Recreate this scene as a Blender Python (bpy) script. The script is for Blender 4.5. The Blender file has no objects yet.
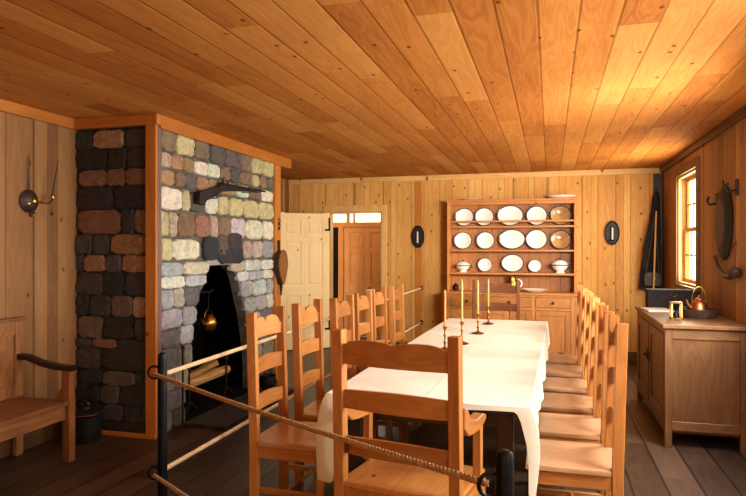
import bpy, bmesh, math, random
from mathutils import Vector, Matrix
PI = math.pi
scn = bpy.context.scene
C = scn.collection

# ------------------------------------------------------------------ materials
def newmat(name):
    m = bpy.data.materials.new(name); m.use_nodes = True
    nt = m.node_tree; nt.nodes.clear()
    out = nt.nodes.new('ShaderNodeOutputMaterial')
    bs = nt.nodes.new('ShaderNodeBsdfPrincipled')
    nt.links.new(bs.outputs[0], out.inputs[0])
    return m, nt, bs

def srgb(r, g, b):
    f = lambda c: (c/255/12.92) if c/255 <= .04045 else ((c/255+.055)/1.055)**2.4
    return (f(r), f(g), f(b), 1)

class NT:
    def __init__(s, nt): s.nt = nt
    def n(s, t, **k):
        x = s.nt.nodes.new(t)
        for a, b in k.items(): setattr(x, a, b)
        return x
    def put(s, sock, v):
        if hasattr(v, 'links') and hasattr(v, 'node'): s.nt.links.new(v, sock)
        else: sock.default_value = v
    def m(s, op, a, b=0.0, c=0.0):
        x = s.n('ShaderNodeMath', operation=op)
        s.put(x.inputs[0], a); s.put(x.inputs[1], b); s.put(x.inputs[2], c)
        return x.outputs[0]
    def vec(s, x, y, z):
        v = s.n('ShaderNodeCombineXYZ')
        for i, q in enumerate((x, y, z)): s.put(v.inputs[i], q)
        return v.outputs[0]
    def noise(s, v, scale=1.0, detail=3.0, rough=.55, dist=0.0):
        x = s.n('ShaderNodeTexNoise')
        s.put(x.inputs['Vector'], v); x.inputs['Scale'].default_value = scale
        x.inputs['Detail'].default_value = detail; x.inputs['Roughness'].default_value = rough
        x.inputs['Distortion'].default_value = dist
        return x.outputs[0]
    def white(s, v):
        x = s.n('ShaderNodeTexWhiteNoise', noise_dimensions='3D'); s.put(x.inputs['Vector'], v)
        return x.outputs['Value']
    def ramp(s, f, stops, interp='LINEAR'):
        x = s.n('ShaderNodeValToRGB'); e = x.color_ramp.elements; x.color_ramp.interpolation = interp
        while len(e) < len(stops): e.new(.5)
        for i, (p, c) in enumerate(stops):
            e[i].position = p; e[i].color = c if len(c) == 4 else (*c, 1)
        s.put(x.inputs[0], f); return x.outputs[0]
    def mix(s, f, a, b, mode='MIX'):
        x = s.n('ShaderNodeMix', data_type='RGBA', blend_type=mode)
        s.put(x.inputs[0], f); s.put(x.inputs[6], a); s.put(x.inputs[7], b)
        return x.outputs[2]
    def smooth(s, v, lo, hi):
        x = s.n('ShaderNodeMapRange', interpolation_type='SMOOTHSTEP')
        s.put(x.inputs[0], v); x.inputs[1].default_value = lo; x.inputs[2].default_value = hi
        return x.outputs[0]
    def bump(s, h, strength, dist=.01):
        x = s.n('ShaderNodeBump'); s.put(x.inputs['Height'], h)
        x.inputs['Strength'].default_value = strength; x.inputs['Distance'].default_value = dist
        return x.outputs[0]

def wood(name, cols, along='Z', across='X', w=0, seg=0, var=.5, groove=.4, rough=.5, knots=.5,
         grain=.5, groove_w=.012, warp=0.0, knotcol=(70, 34, 14), spec=.5, phase=0.0):
    """cols: light, mid, dark in sRGB. w = board width (0: one piece), seg = board length."""
    m, nt, bs = newmat(name); N = NT(nt)
    tc = N.n('ShaderNodeTexCoord'); sp = N.n('ShaderNodeSeparateXYZ')
    nt.links.new(tc.outputs['Object'], sp.inputs[0])
    ax = {'X': sp.outputs[0], 'Y': sp.outputs[1], 'Z': sp.outputs[2]}
    v = ax[along]; u = ax[across]
    t = ax[[q for q in 'XYZ' if q not in (along, across)][0]]
    oi = N.n('ShaderNodeObjectInfo')
    orand = oi.outputs['Random']
    col_l, col_m, col_d = [srgb(*c) for c in cols]
    fr = None
    if w:
        uu = N.m('ADD', N.m('DIVIDE', u, w), 50.3+phase)
        if warp:
            uu = N.m('ADD', uu, N.m('MULTIPLY', N.m('SINE', N.m('MULTIPLY', uu, 2.2)), warp))
        bid = N.m('FLOOR', uu); fr = N.m('FRACT', uu)
        if seg:
            r1 = N.white(N.vec(bid, 3.1, 0.0))
            vv = N.m('ADD', N.m('DIVIDE', v, seg), N.m('MULTIPLY', r1, 7.0))
            sid = N.m('FLOOR', vv); frv = N.m('FRACT', vv)
        else: sid = 0.0; frv = None
        rnd = N.white(N.vec(bid, sid, 7.7)); rnd2 = N.white(N.vec(bid, sid, 1.3))
    else:
        rnd = orand; rnd2 = N.m('FRACT', N.m('MULTIPLY', orand, 7.31))
    off = N.m('MULTIPLY', rnd, 31.7)
    # cathedral figure + fine grain
    fig = N.noise(N.vec(N.m('MULTIPLY', u, 9.0), N.m('MULTIPLY', v, .9), N.m('ADD', off, N.m('MULTIPLY', t, 6.0))), 1.0, 3, .5, .6)
    rings = N.m('FRACT', N.m('MULTIPLY', fig, 9.0))
    rings = N.m('ABSOLUTE', N.m('SUBTRACT', N.m('MULTIPLY', rings, 2.0), 1.0))
    fine = N.noise(N.vec(N.m('MULTIPLY', u, 130.0), N.m('MULTIPLY', v, 4.0), N.m('ADD', off, N.m('MULTIPLY', t, 90.0))), 1.0, 3, .6)
    g = N.m('ADD', N.m('MULTIPLY', rings, .45), N.m('MULTIPLY', fine, .55))
    base = N.m('ADD', N.m('MULTIPLY', N.m('SUBTRACT', rnd2, .5), var), N.m('MULTIPLY', N.m('SUBTRACT', fig, .5), .5))
    f = N.m('ADD', N.m('ADD', .5, base), N.m('MULTIPLY', N.m('SUBTRACT', g, .5), grain))
    col = N.ramp(f, [(0.0, col_d), (.5, col_m), (1.0, col_l)])
    blot = N.noise(N.vec(N.m('MULTIPLY', u, 1.3), N.m('MULTIPLY', v, .8), N.m('MULTIPLY', t, 1.0)), 1.0, 2, .5)
    col = N.mix(N.m('MULTIPLY', N.smooth(blot, .35, .75), .25), col, col_d)
    if knots:
        vo = N.n('ShaderNodeTexVoronoi', feature='F1', voronoi_dimensions='2D')
        kv = N.vec(N.m('ADD', N.m('MULTIPLY', u, 6.0), N.m('MULTIPLY', t, 2.0)), N.m('ADD', N.m('MULTIPLY', v, 3.6), off), 0.0)
        nt.links.new(kv, vo.inputs['Vector']); vo.inputs['Scale'].default_value = 1.0
        spk = N.n('ShaderNodeSeparateColor'); nt.links.new(vo.outputs['Color'], spk.inputs[0])
        k = N.m('SUBTRACT', 1.0, N.smooth(vo.outputs['Distance'], .035, .10))
        k = N.m('MULTIPLY', k, N.m('GREATER_THAN', spk.outputs[0], 1.0-knots*.42))
        col = N.mix(N.m('MULTIPLY', k, .8), col, srgb(*knotcol))
    h = N.m('MULTIPLY', g, .12)
    if w:
        e = N.m('MINIMUM', fr, N.m('SUBTRACT', 1.0, fr)); gw = groove_w/w
        gm = N.m('SUBTRACT', 1.0, N.smooth(e, gw*.15, gw))
        if seg:
            e2 = N.m('MINIMUM', frv, N.m('SUBTRACT', 1.0, frv)); g2 = .004/seg
            gm2 = N.m('MULTIPLY', N.m('SUBTRACT', 1.0, N.smooth(e2, g2*.2, g2)), .7)
            gm = N.m('MAXIMUM', gm, gm2)
        dk = tuple(c*.22 for c in col_d[:3])+(1,)
        col = N.mix(N.m('MULTIPLY', gm, groove), col, dk)
        h = N.m('SUBTRACT', h, gm)
    nt.links.new(col, bs.inputs['Base Color'])
    bs.inputs['Roughness'].default_value = rough
    bs.inputs['Specular IOR Level'].default_value = spec
    nt.links.new(N.bump(h, .5, .004), bs.inputs['Normal'])
    return m

def plain(name, rgb, rough=.5, metal=0.0, noise=.0, nscale=20, emis=0, spec=.5, bump=0, trans=0):
    m, nt, bs = newmat(name); N = NT(nt)
    c = srgb(*rgb)
    bs.inputs['Base Color'].default_value = c
    if noise or bump:
        tc = N.n('ShaderNodeTexCoord'); no = N.noise(tc.outputs['Object'], nscale, 4, .6)
        if noise:
            col = N.mix(N.smooth(no, .3, .7), tuple(q*(1-noise) for q in c[:3])+(1,), tuple(min(1, q*(1+noise)) for q in c[:3])+(1,))
            nt.links.new(col, bs.inputs['Base Color'])
        if bump: nt.links.new(N.bump(no, bump, .01), bs.inputs['Normal'])
    bs.inputs['Roughness'].default_value = rough; bs.inputs['Metallic'].default_value = metal
    bs.inputs['Specular IOR Level'].default_value = spec
    if emis:
        bs.inputs['Emission Color'].default_value = c; bs.inputs['Emission Strength'].default_value = emis
    return m

def stone_mat(name):
    m, nt, bs = newmat(name); N = NT(nt)
    at = N.n('ShaderNodeVertexColor'); at.layer_name = 'Col'
    tc = N.n('ShaderNodeTexCoord')
    n1 = N.noise(tc.outputs['Object'], 13, 6, .72, .8)
    n2 = N.noise(tc.outputs['Object'], 38, 4, .7)
    f = N.m('ADD', N.m('MULTIPLY', n1, .8), N.m('MULTIPLY', n2, .35))
    k = N.ramp(f, [(.30, (.30, .29, .31, 1)), (.52, (.92, .92, .92, 1)), (.74, (1.45, 1.42, 1.30, 1))])
    col = N.mix(1.0, at.outputs[0], k, 'MULTIPLY')
    nt.links.new(col, bs.inputs['Base Color'])
    bs.inputs['Roughness'].default_value = .85
    nt.links.new(N.bump(f, .9, .02), bs.inputs['Normal'])
    return m

M = {}
M['ceiling'] = wood('ceiling_boards', [(212, 150, 80), (194, 124, 58), (158, 90, 38)], 'Y', 'X', .183, 1.7, .62, .38, .85, .5, .55, .010, knotcol=(75, 35, 14), spec=.04)
M['wall_y'] = wood('wall_boards', [(182, 142, 94), (158, 114, 70), (120, 82, 46)], 'Z', 'Y', .165, 0, .8, .6, .55, .55, .4, .010, .35, spec=.25)
M['wall_x'] = wood('wall_boards_back', [(236, 188, 114), (216, 160, 86), (174, 116, 52)], 'Z', 'X', .14, 0, .5, .5, .55, 1.1, .45, .009, .35, spec=.2)
M['wall_l_dim'] = wood('wall_boards_left_dim', [(172, 128, 82), (146, 102, 62), (104, 70, 40)], 'Z', 'Y', .165, 0, .8, .6, .55, .5, .4, .010, .35, spec=.25)  # darker boards: the dimness of the left side is put into the colour
M['floor'] = wood('floor_boards', [(98, 76, 60), (72, 54, 42), (40, 30, 24)], 'Y', 'X', .21, 3.2, .6, .9, .42, .25, .6, .012, knotcol=(20, 12, 8), spec=.4, phase=.35)
OR = [(214, 138, 70), (190, 108, 46), (138, 70, 26)]
def chairmats(): 
    for a in 'XYZ':
        M['red'+a] = wood('shaded_chair_wood_'+a.lower(), [(150, 92, 50), (120, 68, 34), (84, 44, 20)], a, 'Y' if a != 'Y' else 'X', rough=.4, knots=.1, grain=.5, var=.2, spec=.4)  # chair wood darkened for the shadowed back of the far chair
        M['chair'+a] = wood('chair_wood_'+a.lower(), [(204, 142, 78), (176, 112, 54), (132, 76, 32)], a, 'Y' if a != 'Y' else 'X', rough=.36, knots=.15, grain=.55, var=.5, spec=.5)
        M['trim'+a] = wood('trim_wood_'+a.lower(), [(206, 138, 64), (186, 114, 46), (150, 86, 34)], a, 'Y' if a != 'Y' else 'X', rough=.45, knots=.35, grain=.45, var=.25, spec=.35)
        M['dress'+a] = wood('dresser_wood_'+a.lower(), [(214, 150, 84), (196, 128, 64), (150, 92, 42)], a, 'Y' if a != 'Y' else 'X', rough=.45, knots=.25, grain=.5, var=.4, spec=.4)
        M['pale'+a] = wood('pale_pine_'+a.lower(), [(236, 200, 140), (216, 170, 104), (176, 122, 64)], a, 'Y' if a != 'Y' else 'X', rough=.5, knots=.4, grain=.4, var=.3, spec=.3)
        M['cab'+a] = wood('cabinet_wood_'+a.lower(), [(130, 92, 56), (104, 70, 40), (70, 45, 24)], a, 'Y' if a != 'Y' else 'X', rough=.45, knots=.2, grain=.6, var=.3, spec=.4)
        M['bench'+a] = wood('bench_wood_'+a.lower(), [(168, 114, 68), (138, 88, 48), (88, 54, 28)], a, 'Y' if a != 'Y' else 'X', rough=.4, knots=.1, grain=.8, var=.3, spec=.4)
        M['dark'+a] = wood('dark_wood_'+a.lower(), [(70, 44, 28), (50, 30, 18), (28, 16, 10)], a, 'Y' if a != 'Y' else 'X', rough=.45, knots=0, grain=.6, var=.3, spec=.4)
chairmats()
M['shaded_side'] = wood('shaded_side_wood', [(150, 120, 112), (122, 94, 90), (80, 58, 56)], 'Z', 'Y', rough=.6, knots=.2, grain=.5, var=.2)  # shadowed side of the corner board, shade put into the purple-grey colour
M['stone'] = stone_mat('field_stone')
M['mortar'] = plain('mortar', (92, 86, 78), .95, noise=.4, nscale=14, bump=.8)
M['mortar_shaded'] = plain('dark_mortar', (42, 36, 32), .95, noise=.4, nscale=14, bump=.8)  # same mortar, darkened for the shaded front face
M['soot_black'] = plain('soot_black', (16, 13, 11), .95, noise=.5, nscale=8, bump=.6, spec=.1)
M['hearth'] = plain('shaded_hearth_slab', (44, 40, 36), .8, noise=.5, nscale=9, bump=.5)
M['iron'] = plain('black_iron', (24, 26, 32), .42, .85, noise=.3, nscale=30)
M['iron2'] = plain('dark_iron', (30, 26, 24), .6, .5, noise=.4, nscale=20)
M['gun'] = plain('gun_dark', (20, 13, 10), .6, .1, noise=.4, nscale=25)
M['brass'] = plain('brass', (200, 150, 70), .28, 1.0, noise=.25, nscale=18)
M['brass_old'] = plain('aged_brass', (150, 112, 56), .35, 1.0, noise=.4, nscale=25)
M['copper'] = plain('copper', (176, 112, 72), .38, 1.0, noise=.25, nscale=18)
M['candle'] = plain('candle_wax', (204, 146, 78), .45, noise=.08, nscale=30)
M['wax_white'] = plain('white_wax', (232, 226, 214), .5)
M['rope'] = plain('hemp_rope', (150, 118, 80), .9, noise=.3, nscale=120, bump=.5)
M['rope_lit'] = plain('pale_rope', (220, 188, 144), .9, noise=.2, nscale=120, bump=.5)  # hemp rope again, with strong light put into its colour
M['porcelain'] = plain('porcelain', (246, 247, 240), .18, noise=.02, nscale=10)
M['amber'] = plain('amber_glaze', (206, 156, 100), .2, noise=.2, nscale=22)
M['rim'] = plain('blue_rim', (66, 66, 84), .25, noise=.6, nscale=60)
M['paper'] = plain('paper', (226, 216, 200), .7)
M['leather'] = plain('dark_leather', (52, 34, 24), .55, noise=.4, nscale=14, bump=.3)
M['coat'] = plain('dark_wool', (30, 26, 26), .95, noise=.5, nscale=30, bump=.4)
M['log'] = wood('log_wood', [(226, 186, 122), (190, 142, 84), (120, 80, 44)], 'Y', 'X', rough=.8, knots=0, grain=.9)
M['bark'] = plain('bark', (70, 50, 34), .95, noise=.5, nscale=20, bump=.8)
M['hall'] = plain('hall_plaster', (240, 232, 206), .8, noise=.04, nscale=4)
M['horn'] = plain('horn', (56, 44, 36), .4, noise=.5, nscale=10)

def cloth_mat():
    m, nt, bs = newmat('linen'); N = NT(nt)
    tc = N.n('ShaderNodeTexCoord'); sp = N.n('ShaderNodeSeparateXYZ'); nt.links.new(tc.outputs['Object'], sp.inputs[0])
    n1 = N.noise(tc.outputs['Object'], 2.2, 3, .5, .4)
    n2 = N.noise(tc.outputs['Object'], 400, 2, .5)
    fx = N.m('ABSOLUTE', N.m('SUBTRACT', sp.outputs[0], 0.0))
    fold = N.m('SUBTRACT', 1.0, N.smooth(fx, .0, .012))
    fy = N.m('ABSOLUTE', N.m('SUBTRACT', N.m('FRACT', N.m('DIVIDE', sp.outputs[1], .85)), .5))
    fold2 = N.m('SUBTRACT', 1.0, N.smooth(fy, .0, .012))
    col = N.mix(N.smooth(n1, .3, .7), srgb(222, 218, 198), srgb(234, 231, 216))
    nt.links.new(col, bs.inputs['Base Color']); bs.inputs['Roughness'].default_value = .9
    bs.inputs['Specular IOR Level'].default_value = .15
    h = N.m('ADD', N.m('ADD', N.m('MULTIPLY', n1, 2.0), N.m('MULTIPLY', n2, .05)), N.m('MULTIPLY', N.m('ADD', fold, fold2), .25))
    nt.links.new(N.bump(h, .35, .01), bs.inputs['Normal'])
    return m
M['cloth'] = cloth_mat()
def glass_mat():
    m = bpy.data.materials.new('window_glass'); m.use_nodes = True; nt = m.node_tree; nt.nodes.clear()
    out = nt.nodes.new('ShaderNodeOutputMaterial'); mx = nt.nodes.new('ShaderNodeMixShader')
    tr = nt.nodes.new('ShaderNodeBsdfTransparent'); gl = nt.nodes.new('ShaderNodeBsdfGlossy')
    gl.inputs['Roughness'].default_value = .03; mx.inputs[0].default_value = .07
    tr.inputs[0].default_value = (.96, .97, .95, 1)
    nt.links.new(tr.outputs[0], mx.inputs[1]); nt.links.new(gl.outputs[0], mx.inputs[2]); nt.links.new(mx.outputs[0], out.inputs[0])
    return m
M['glass'] = glass_mat()

# ------------------------------------------------------------------ geometry helpers
def bm_new(): return bmesh.new()
def add_box(bm, x0, x1, y0, y1, z0, z1, bev=0.0, mat=None):
    r = bmesh.ops.create_cube(bm, size=1.0)
    vs = r['verts']
    for v in vs:
        v.co = Vector(((x0+x1)/2+v.co.x*(x1-x0), (y0+y1)/2+v.co.y*(y1-y0), (z0+z1)/2+v.co.z*(z1-z0)))
    if bev:
        es = list({e for v in vs for e in v.link_edges})
        res = bmesh.ops.bevel(bm, geom=es, offset=bev, segments=1, affect='EDGES', clamp_overlap=True)
        vs = list({v for f in res['faces'] for v in f.verts})
    if mat is not None: bmesh.ops.transform(bm, matrix=mat, verts=vs)
    return vs
def add_prism(bm, pts, axis, a, b):
    """closed 2D outline extruded along axis from a to b; pts are the two other axes in xyz order"""
    def co(p, t):
        return {'X': (t, p[0], p[1]), 'Y': (p[0], t, p[1]), 'Z': (p[0], p[1], t)}[axis]
    A = [bm.verts.new(co(p, a)) for p in pts]; B = [bm.verts.new(co(p, b)) for p in pts]
    n = len(pts)
    fs = [bm.faces.new(A), bm.faces.new(B[::-1])]
    for i in range(n): fs.append(bm.faces.new((A[i], B[i], B[(i+1) % n], A[(i+1) % n])))
    bmesh.ops.recalc_face_normals(bm, faces=fs)
    return A+B
def add_tube(bm, pts, r, seg=8, cap=True):
    pts = [Vector(p) for p in pts]; rings = []
    up = Vector((0, 0, 1)); prev = None
    for i, p in enumerate(pts):
        t = (pts[min(i+1, len(pts)-1)]-pts[max(i-1, 0)]).normalized()
        if prev is None:
            a = t.cross(up)
            if a.length < .05: a = t.cross(Vector((1, 0, 0)))
        else: a = prev-t*prev.dot(t)
        a.normalize(); prev = a; b = t.cross(a)
        rr = r[i] if isinstance(r, (list, tuple)) else r
        rings.append([bm.verts.new(p+(a*math.cos(2*PI*k/seg)+b*math.sin(2*PI*k/seg))*rr) for k in range(seg)])
    fs = []
    for q in range(len(rings)-1):
        for k in range(seg):
            fs.append(bm.faces.new((rings[q][k], rings[q][(k+1) % seg], rings[q+1][(k+1) % seg], rings[q+1][k])))
    if cap: fs += [bm.faces.new(rings[0][::-1]), bm.faces.new(rings[-1])]
    bmesh.ops.recalc_face_normals(bm, faces=fs)
    return [v for ring in rings for v in ring]
def add_lathe(bm, prof, seg=20, loc=(0, 0, 0), axis='Z', sx=1.0, sy=1.0):
    """profile of (radius, height)"""
    rings = []
    def tf(x, y, z):
        x *= sx; y *= sy
        v = {'Z': (x, y, z), 'Y': (x, z, y), 'X': (z, x, y)}[axis]
        return Vector(v)+Vector(loc)
    for r, z in prof:
        if r < 1e-5: rings.append([bm.verts.new(tf(0, 0, z))])
        else: rings.append([bm.verts.new(tf(r*math.cos(2*PI*k/seg), r*math.sin(2*PI*k/seg), z)) for k in range(seg)])
    fs = []
    for q in range(len(rings)-1):
        A, B = rings[q], rings[q+1]
        for k in range(seg):
            k2 = (k+1) % seg
            if len(A) == 1 and len(B) == 1: break
            if len(A) == 1: fs.append(bm.faces.new((A[0], B[k2], B[k])))
            elif len(B) == 1: fs.append(bm.faces.new((A[k], A[k2], B[0])))
            else: fs.append(bm.faces.new((A[k], A[k2], B[k2], B[k])))
    bmesh.ops.recalc_face_normals(bm, faces=fs)
    return [v for ring in rings for v in ring]
def add_torus(bm, R, r, loc, axis='Y', seg=20, s2=8, a0=0, a1=2*PI):
    pts = []; n = seg
    for i in range(n+1):
        t = a0+(a1-a0)*i/n; c, s = R*math.cos(t), R*math.sin(t)
        pts.append(Vector(loc)+Vector({'Y': (c, 0, s), 'X': (0, c, s), 'Z': (c, s, 0)}[axis]))
    full = abs(a1-a0-2*PI) < 1e-4
    return add_tube(bm, pts, r, s2, cap=not full)
def obj(name, bm, mat, parent=None, smooth=False, loc=None):
    me = bpy.data.meshes.new(name); bm.to_mesh(me); bm.free()
    o = bpy.data.objects.new(name, me); C.objects.link(o)
    for q in (mat if isinstance(mat, (list, tuple)) else [mat]): me.materials.append(q)
    if smooth:
        for p in me.polygons: p.use_smooth = True
        try: me.set_sharp_from_angle(angle=math.radians(38))
        except Exception: pass
    if parent: o.parent = parent
    if loc: o.location = loc
    return o
def thing(name, label, cat, loc=(0, 0, 0), rz=0, group=None):
    o = bpy.data.objects.new(name, None); C.objects.link(o); o.empty_display_size = .1
    o.location = loc; o.rotation_euler = (0, 0, rz); o['label'] = label; o['category'] = cat
    if group: o['group'] = group
    return o
def tag(o, label, cat, group=None):
    o['label'] = label; o['category'] = cat
    if group: o['group'] = group
    return o
def struct(name, bm, mat, parent=None, smooth=False):
    o = obj(name, bm, mat, parent, smooth)
    if parent is None: o['kind'] = 'structure'
    return o
def dup(root, label, loc=None, rz=None, scale=None, group=None):
    r = root.copy(); C.objects.link(r)
    if loc is not None: r.location = loc
    if rz is not None: r.rotation_euler = (0, 0, rz)
    if scale is not None: r.scale = scale
    r['label'] = label
    if group: r['group'] = group
    for ch in list(root.children):
        c = ch.copy(); C.objects.link(c); c.parent = r
        for g in ch.children:
            d = g.copy(); C.objects.link(d); d.parent = c
    return r
def part(name, mat, parent, *boxes, bev=.003, smooth=False):
    bm = bm_new()
    for b in boxes: add_box(bm, *b, bev=bev)
    return obj(name, bm, mat, parent, smooth)

# ------------------------------------------------------------------ room dimensions (metres, camera at origin, +Y down the room)
CZ = 2.57; XR = 1.42; XL = -3.785; XL2 = -3.90; YB = 8.83; YF = -2.2
CX = -3.0; CY0 = 4.21; CY1 = 6.52

# floor, ceiling
bm = bm_new(); add_box(bm, XL-.3, XR+.15, YF-.15, 12.2, -.08, 0); struct('floor', bm, M['floor'])
bm = bm_new(); add_box(bm, XL-.3, XR+.15, YF-.15, 12.2, CZ, CZ+.08); struct('ceiling', bm, M['ceiling'])
# left wall, set back behind the chimney
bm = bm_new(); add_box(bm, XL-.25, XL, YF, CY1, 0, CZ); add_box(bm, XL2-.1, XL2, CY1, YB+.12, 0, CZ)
struct('wall_left', bm, M['wall_l_dim'])
# back wall with doorway
DX0, DX1, DZ = -3.235, -2.41, 2.06
bm = bm_new(); T = .12
add_box(bm, XL2, DX0, YB, YB+T, 0, CZ); add_box(bm, DX0, DX1, YB, YB+T, DZ, CZ); add_box(bm, DX1, XR+.12, YB, YB+T, 0, CZ)
struct('wall_back', bm, M['wall_x'])
# front wall (behind the camera)
bm = bm_new(); add_box(bm, XL-.1, XR+.12, YF-.12, YF, 0, CZ); struct('wall_front', bm, M['wall_x'])
# right wall with three window openings
WINS = [(6.80, 7.80, 1.10, 2.33), (3.85, 4.85, 1.0, 2.25), (2.0, 3.0, 1.0, 2.25), (-.2, .8, 1.0, 2.25)]  # second opening is unseen, added to light the back wall and dresser
bm = bm_new(); ys = [YF]
for y0, y1, z0, z1 in sorted(WINS):
    add_box(bm, XR, XR+T, ys[-1], y0, 0, CZ); add_box(bm, XR, XR+T, y0, y1, 0, z0); add_box(bm, XR, XR+T, y0, y1, z1, CZ); ys.append(y1)
add_box(bm, XR, XR+T, ys[-1], YB, 0, CZ)
struct('wall_right', bm, M['wall_y'])
def window(n, y0, y1, z0, z1):
    w = thing('window_%d' % n, 'w', 'window'); del w['label']; del w['category']; w['kind'] = 'structure'
    e = .002
    part('window_frame', M['paleZ'], w, (XR+e, XR+T, y0+e, y0+.03, z0+e, z1-e), (XR+e, XR+T, y1-.03, y1-e, z0+e, z1-e),
         (XR+e, XR+T, y0+.03, y1-.03, z1-.03, z1-e), (XR+e, XR+T, y0+.03, y1-.03, z0+e, z0+.03))
    part('casing', M['cabZ'], w, (XR-.022, XR-e, y0-.085, y0+.004, z0-.09, z1+.09), (XR-.022, XR-e, y1-.004, y1+.07, z0-.09, z1+.09),
         (XR-.022, XR-e, y0+.004, y1-.004, z1-.004, z1+.09), (XR-.035, XR-e, y0+.004, y1-.004, z0-.09, z0+.004))
    a, b, c, d = y0+.03, y1-.03, z0+.03, z1-.03; mz = (c+d)/2; s = .035
    for lo, hi, x in ((c, mz+.02, XR+.06), (mz-.02, d, XR+.085)):
        sash = part('sash', M['paleY'], w, (x, x+.022, a, a+s, lo, hi), (x, x+.022, b-s, b, lo, hi), (x, x+.022, a+s, b-s, lo, lo+s), (x, x+.022, a+s, b-s, hi-s, hi), bev=.002)
        g = bm_new()
        for k in (1, 2): yy = a+(b-a)*k/3; add_box(g, x+.004, x+.018, yy-.008, yy+.008, lo+s, hi-s)
        zz = (lo+hi)/2; add_box(g, x+.003, x+.019, a+s, b-s, zz-.008, zz+.008)
        obj('muntin', g, M['paleY'], sash)
        g = bm_new(); add_box(g, x+.0095, x+.0125, a+s, b-s, lo+s, hi-s); obj('pane', g, M['glass'], sash)
for i, wv in enumerate(WINS): window(i+1, *wv)
# cornices
bm = bm_new(); add_box(bm, XR-.03, XR, 0, YB-.03, CZ-.075, CZ, .004); add_box(bm, XR-.03, XR, YF+.03, 0, CZ-.075, CZ, .004); struct('trim_1', bm, M['cabY'])
bm = bm_new(); add_box(bm, XL2, XR, YB-.03, YB, CZ-.075, CZ, .004); struct('trim_2', bm, M['paleX'])
bm = bm_new(); add_box(bm, XL, XL+.03, YF+.03, CY0, CZ-.085, CZ, .004); struct('trim_3', bm, M['trimY'])
bm = bm_new(); add_box(bm, DX1+.12, -1.42, YB-.02, YB, 0, .13, .004); add_box(bm, .45, XR, YB-.02, YB, 0, .13, .004); struct('baseboard_back', bm, M['cabX'])
bm = bm_new(); add_box(bm, XR-.02, XR, YF+.02, YB-.02, 0, .13, .004); struct('baseboard_right', bm, M['cabY'])
bm = bm_new(); add_box(bm, XL, XL+.02, YF+.02, CY0-.02, 0, .12, .004); struct('baseboard_left', bm, M['cabY'])
# batten boards: dark one on the back wall at the door side, dark one in the right corner
bm = bm_new(); add_box(bm, -1.90, -1.80, YB-.016, YB-.001, .14, CZ-.08, .003); struct('trim_4', bm, M['trimZ'])
bm = bm_new(); add_box(bm, 1.31, 1.418, YB-.02, YB-.001, .14, CZ-.08, .003); struct('trim_5', bm, M['darkZ'])
# door casing
bm = bm_new()
add_box(bm, DX0-.085, DX0, YB-.025, YB-.001, 0, DZ+.095, .004); add_box(bm, DX1, DX1+.085, YB-.025, YB-.001, 0, DZ+.095, .004)
add_box(bm, DX0, DX1, YB-.025, YB-.001, DZ, DZ+.095, .004)
add_box(bm, DX0+.001, DX0+.02, YB, YB+T-.001, 0, DZ-.001); add_box(bm, DX1-.02, DX1-.001, YB, YB+T-.001, 0, DZ-.001); add_box(bm, DX0+.02, DX1-.02, YB, YB+T-.001, DZ-.02, DZ-.001)
struct('trim_6', bm, M['paleZ'])

def panel_door(name, w, h, mat, zp, mirror=1):
    """leaf from x=0 to w*mirror, thickness in y, panelled with raised fields"""
    t = .036; st = .105
    bm = bm_new(); mx = lambda a, b: (min(a*mirror, b*mirror), max(a*mirror, b*mirror))
    def b(x0, x1, y0, y1, z0, z1, bv=.003): X = mx(x0, x1); add_box(bm, X[0], X[1], y0, y1, z0, z1, bv)
    b(0, st, 0, t, 0, h); b(w-st, w, 0, t, 0, h)
    rails = zp
    b(w/2-st*.42, w/2+st*.42, .001, t-.001, rails[0][1], rails[-1][0])
    for z0, z1 in rails: b(st, w-st, .0005, t-.0005, z0, z1)
    for k in range(len(rails)-1):
        z0, z1 = rails[k][1], rails[k+1][0]
        for xa, xb in ((st, w/2-st*.42), (w/2+st*.42, w-st)):
            b(xa, xb, .012, t-.012, z0, z1, 0)
            b(xa+.035, xb-.035, .004, t-.004, z0+.035, z1-.035, .006)
    return bm
RZ = [(0, .2), (.80, .94), (1.60, 1.70), (1.93, 2.02)]
# door leaf, swung open towards the left wall
d = thing('door_1', 'x', 'x', (-3.222, YB-.055, .012), 0); del d['label']; del d['category']; d['kind'] = 'structure'
d.rotation_euler = (0, 0, math.radians(180+38))
M['leaf'] = wood('door_leaf_pine', [(252, 228, 178), (246, 212, 154), (212, 168, 106)], 'Z', 'X', rough=.5, knots=.4, grain=.35, var=.1, spec=.3)
obj('leaf', panel_door('leaf', .80, 2.03, None, RZ, 1), M['leaf'], d)
for z in (1.76, .27):
    h = bm_new(); add_box(h, .0, .018, .036, .043, z, z+.20, .001); add_box(h, .018, .075, .036, .043, z, z+.03, .001); add_tube(h, [(0, .04, z), (0, .04, z+.2)], .009, 8)
    obj('hinge', h, M['iron'], d)
h = bm_new(); add_tube(h, [(.76, .036, .93), (.76, .08, .93)], .008); add_lathe(h, [(0, 0), (.024, .003), (.027, .015), (.016, .028), (0, .03)], 16, (.76, .08, .93), 'Y'); obj('door_knob', h, M['iron'], d)
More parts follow.
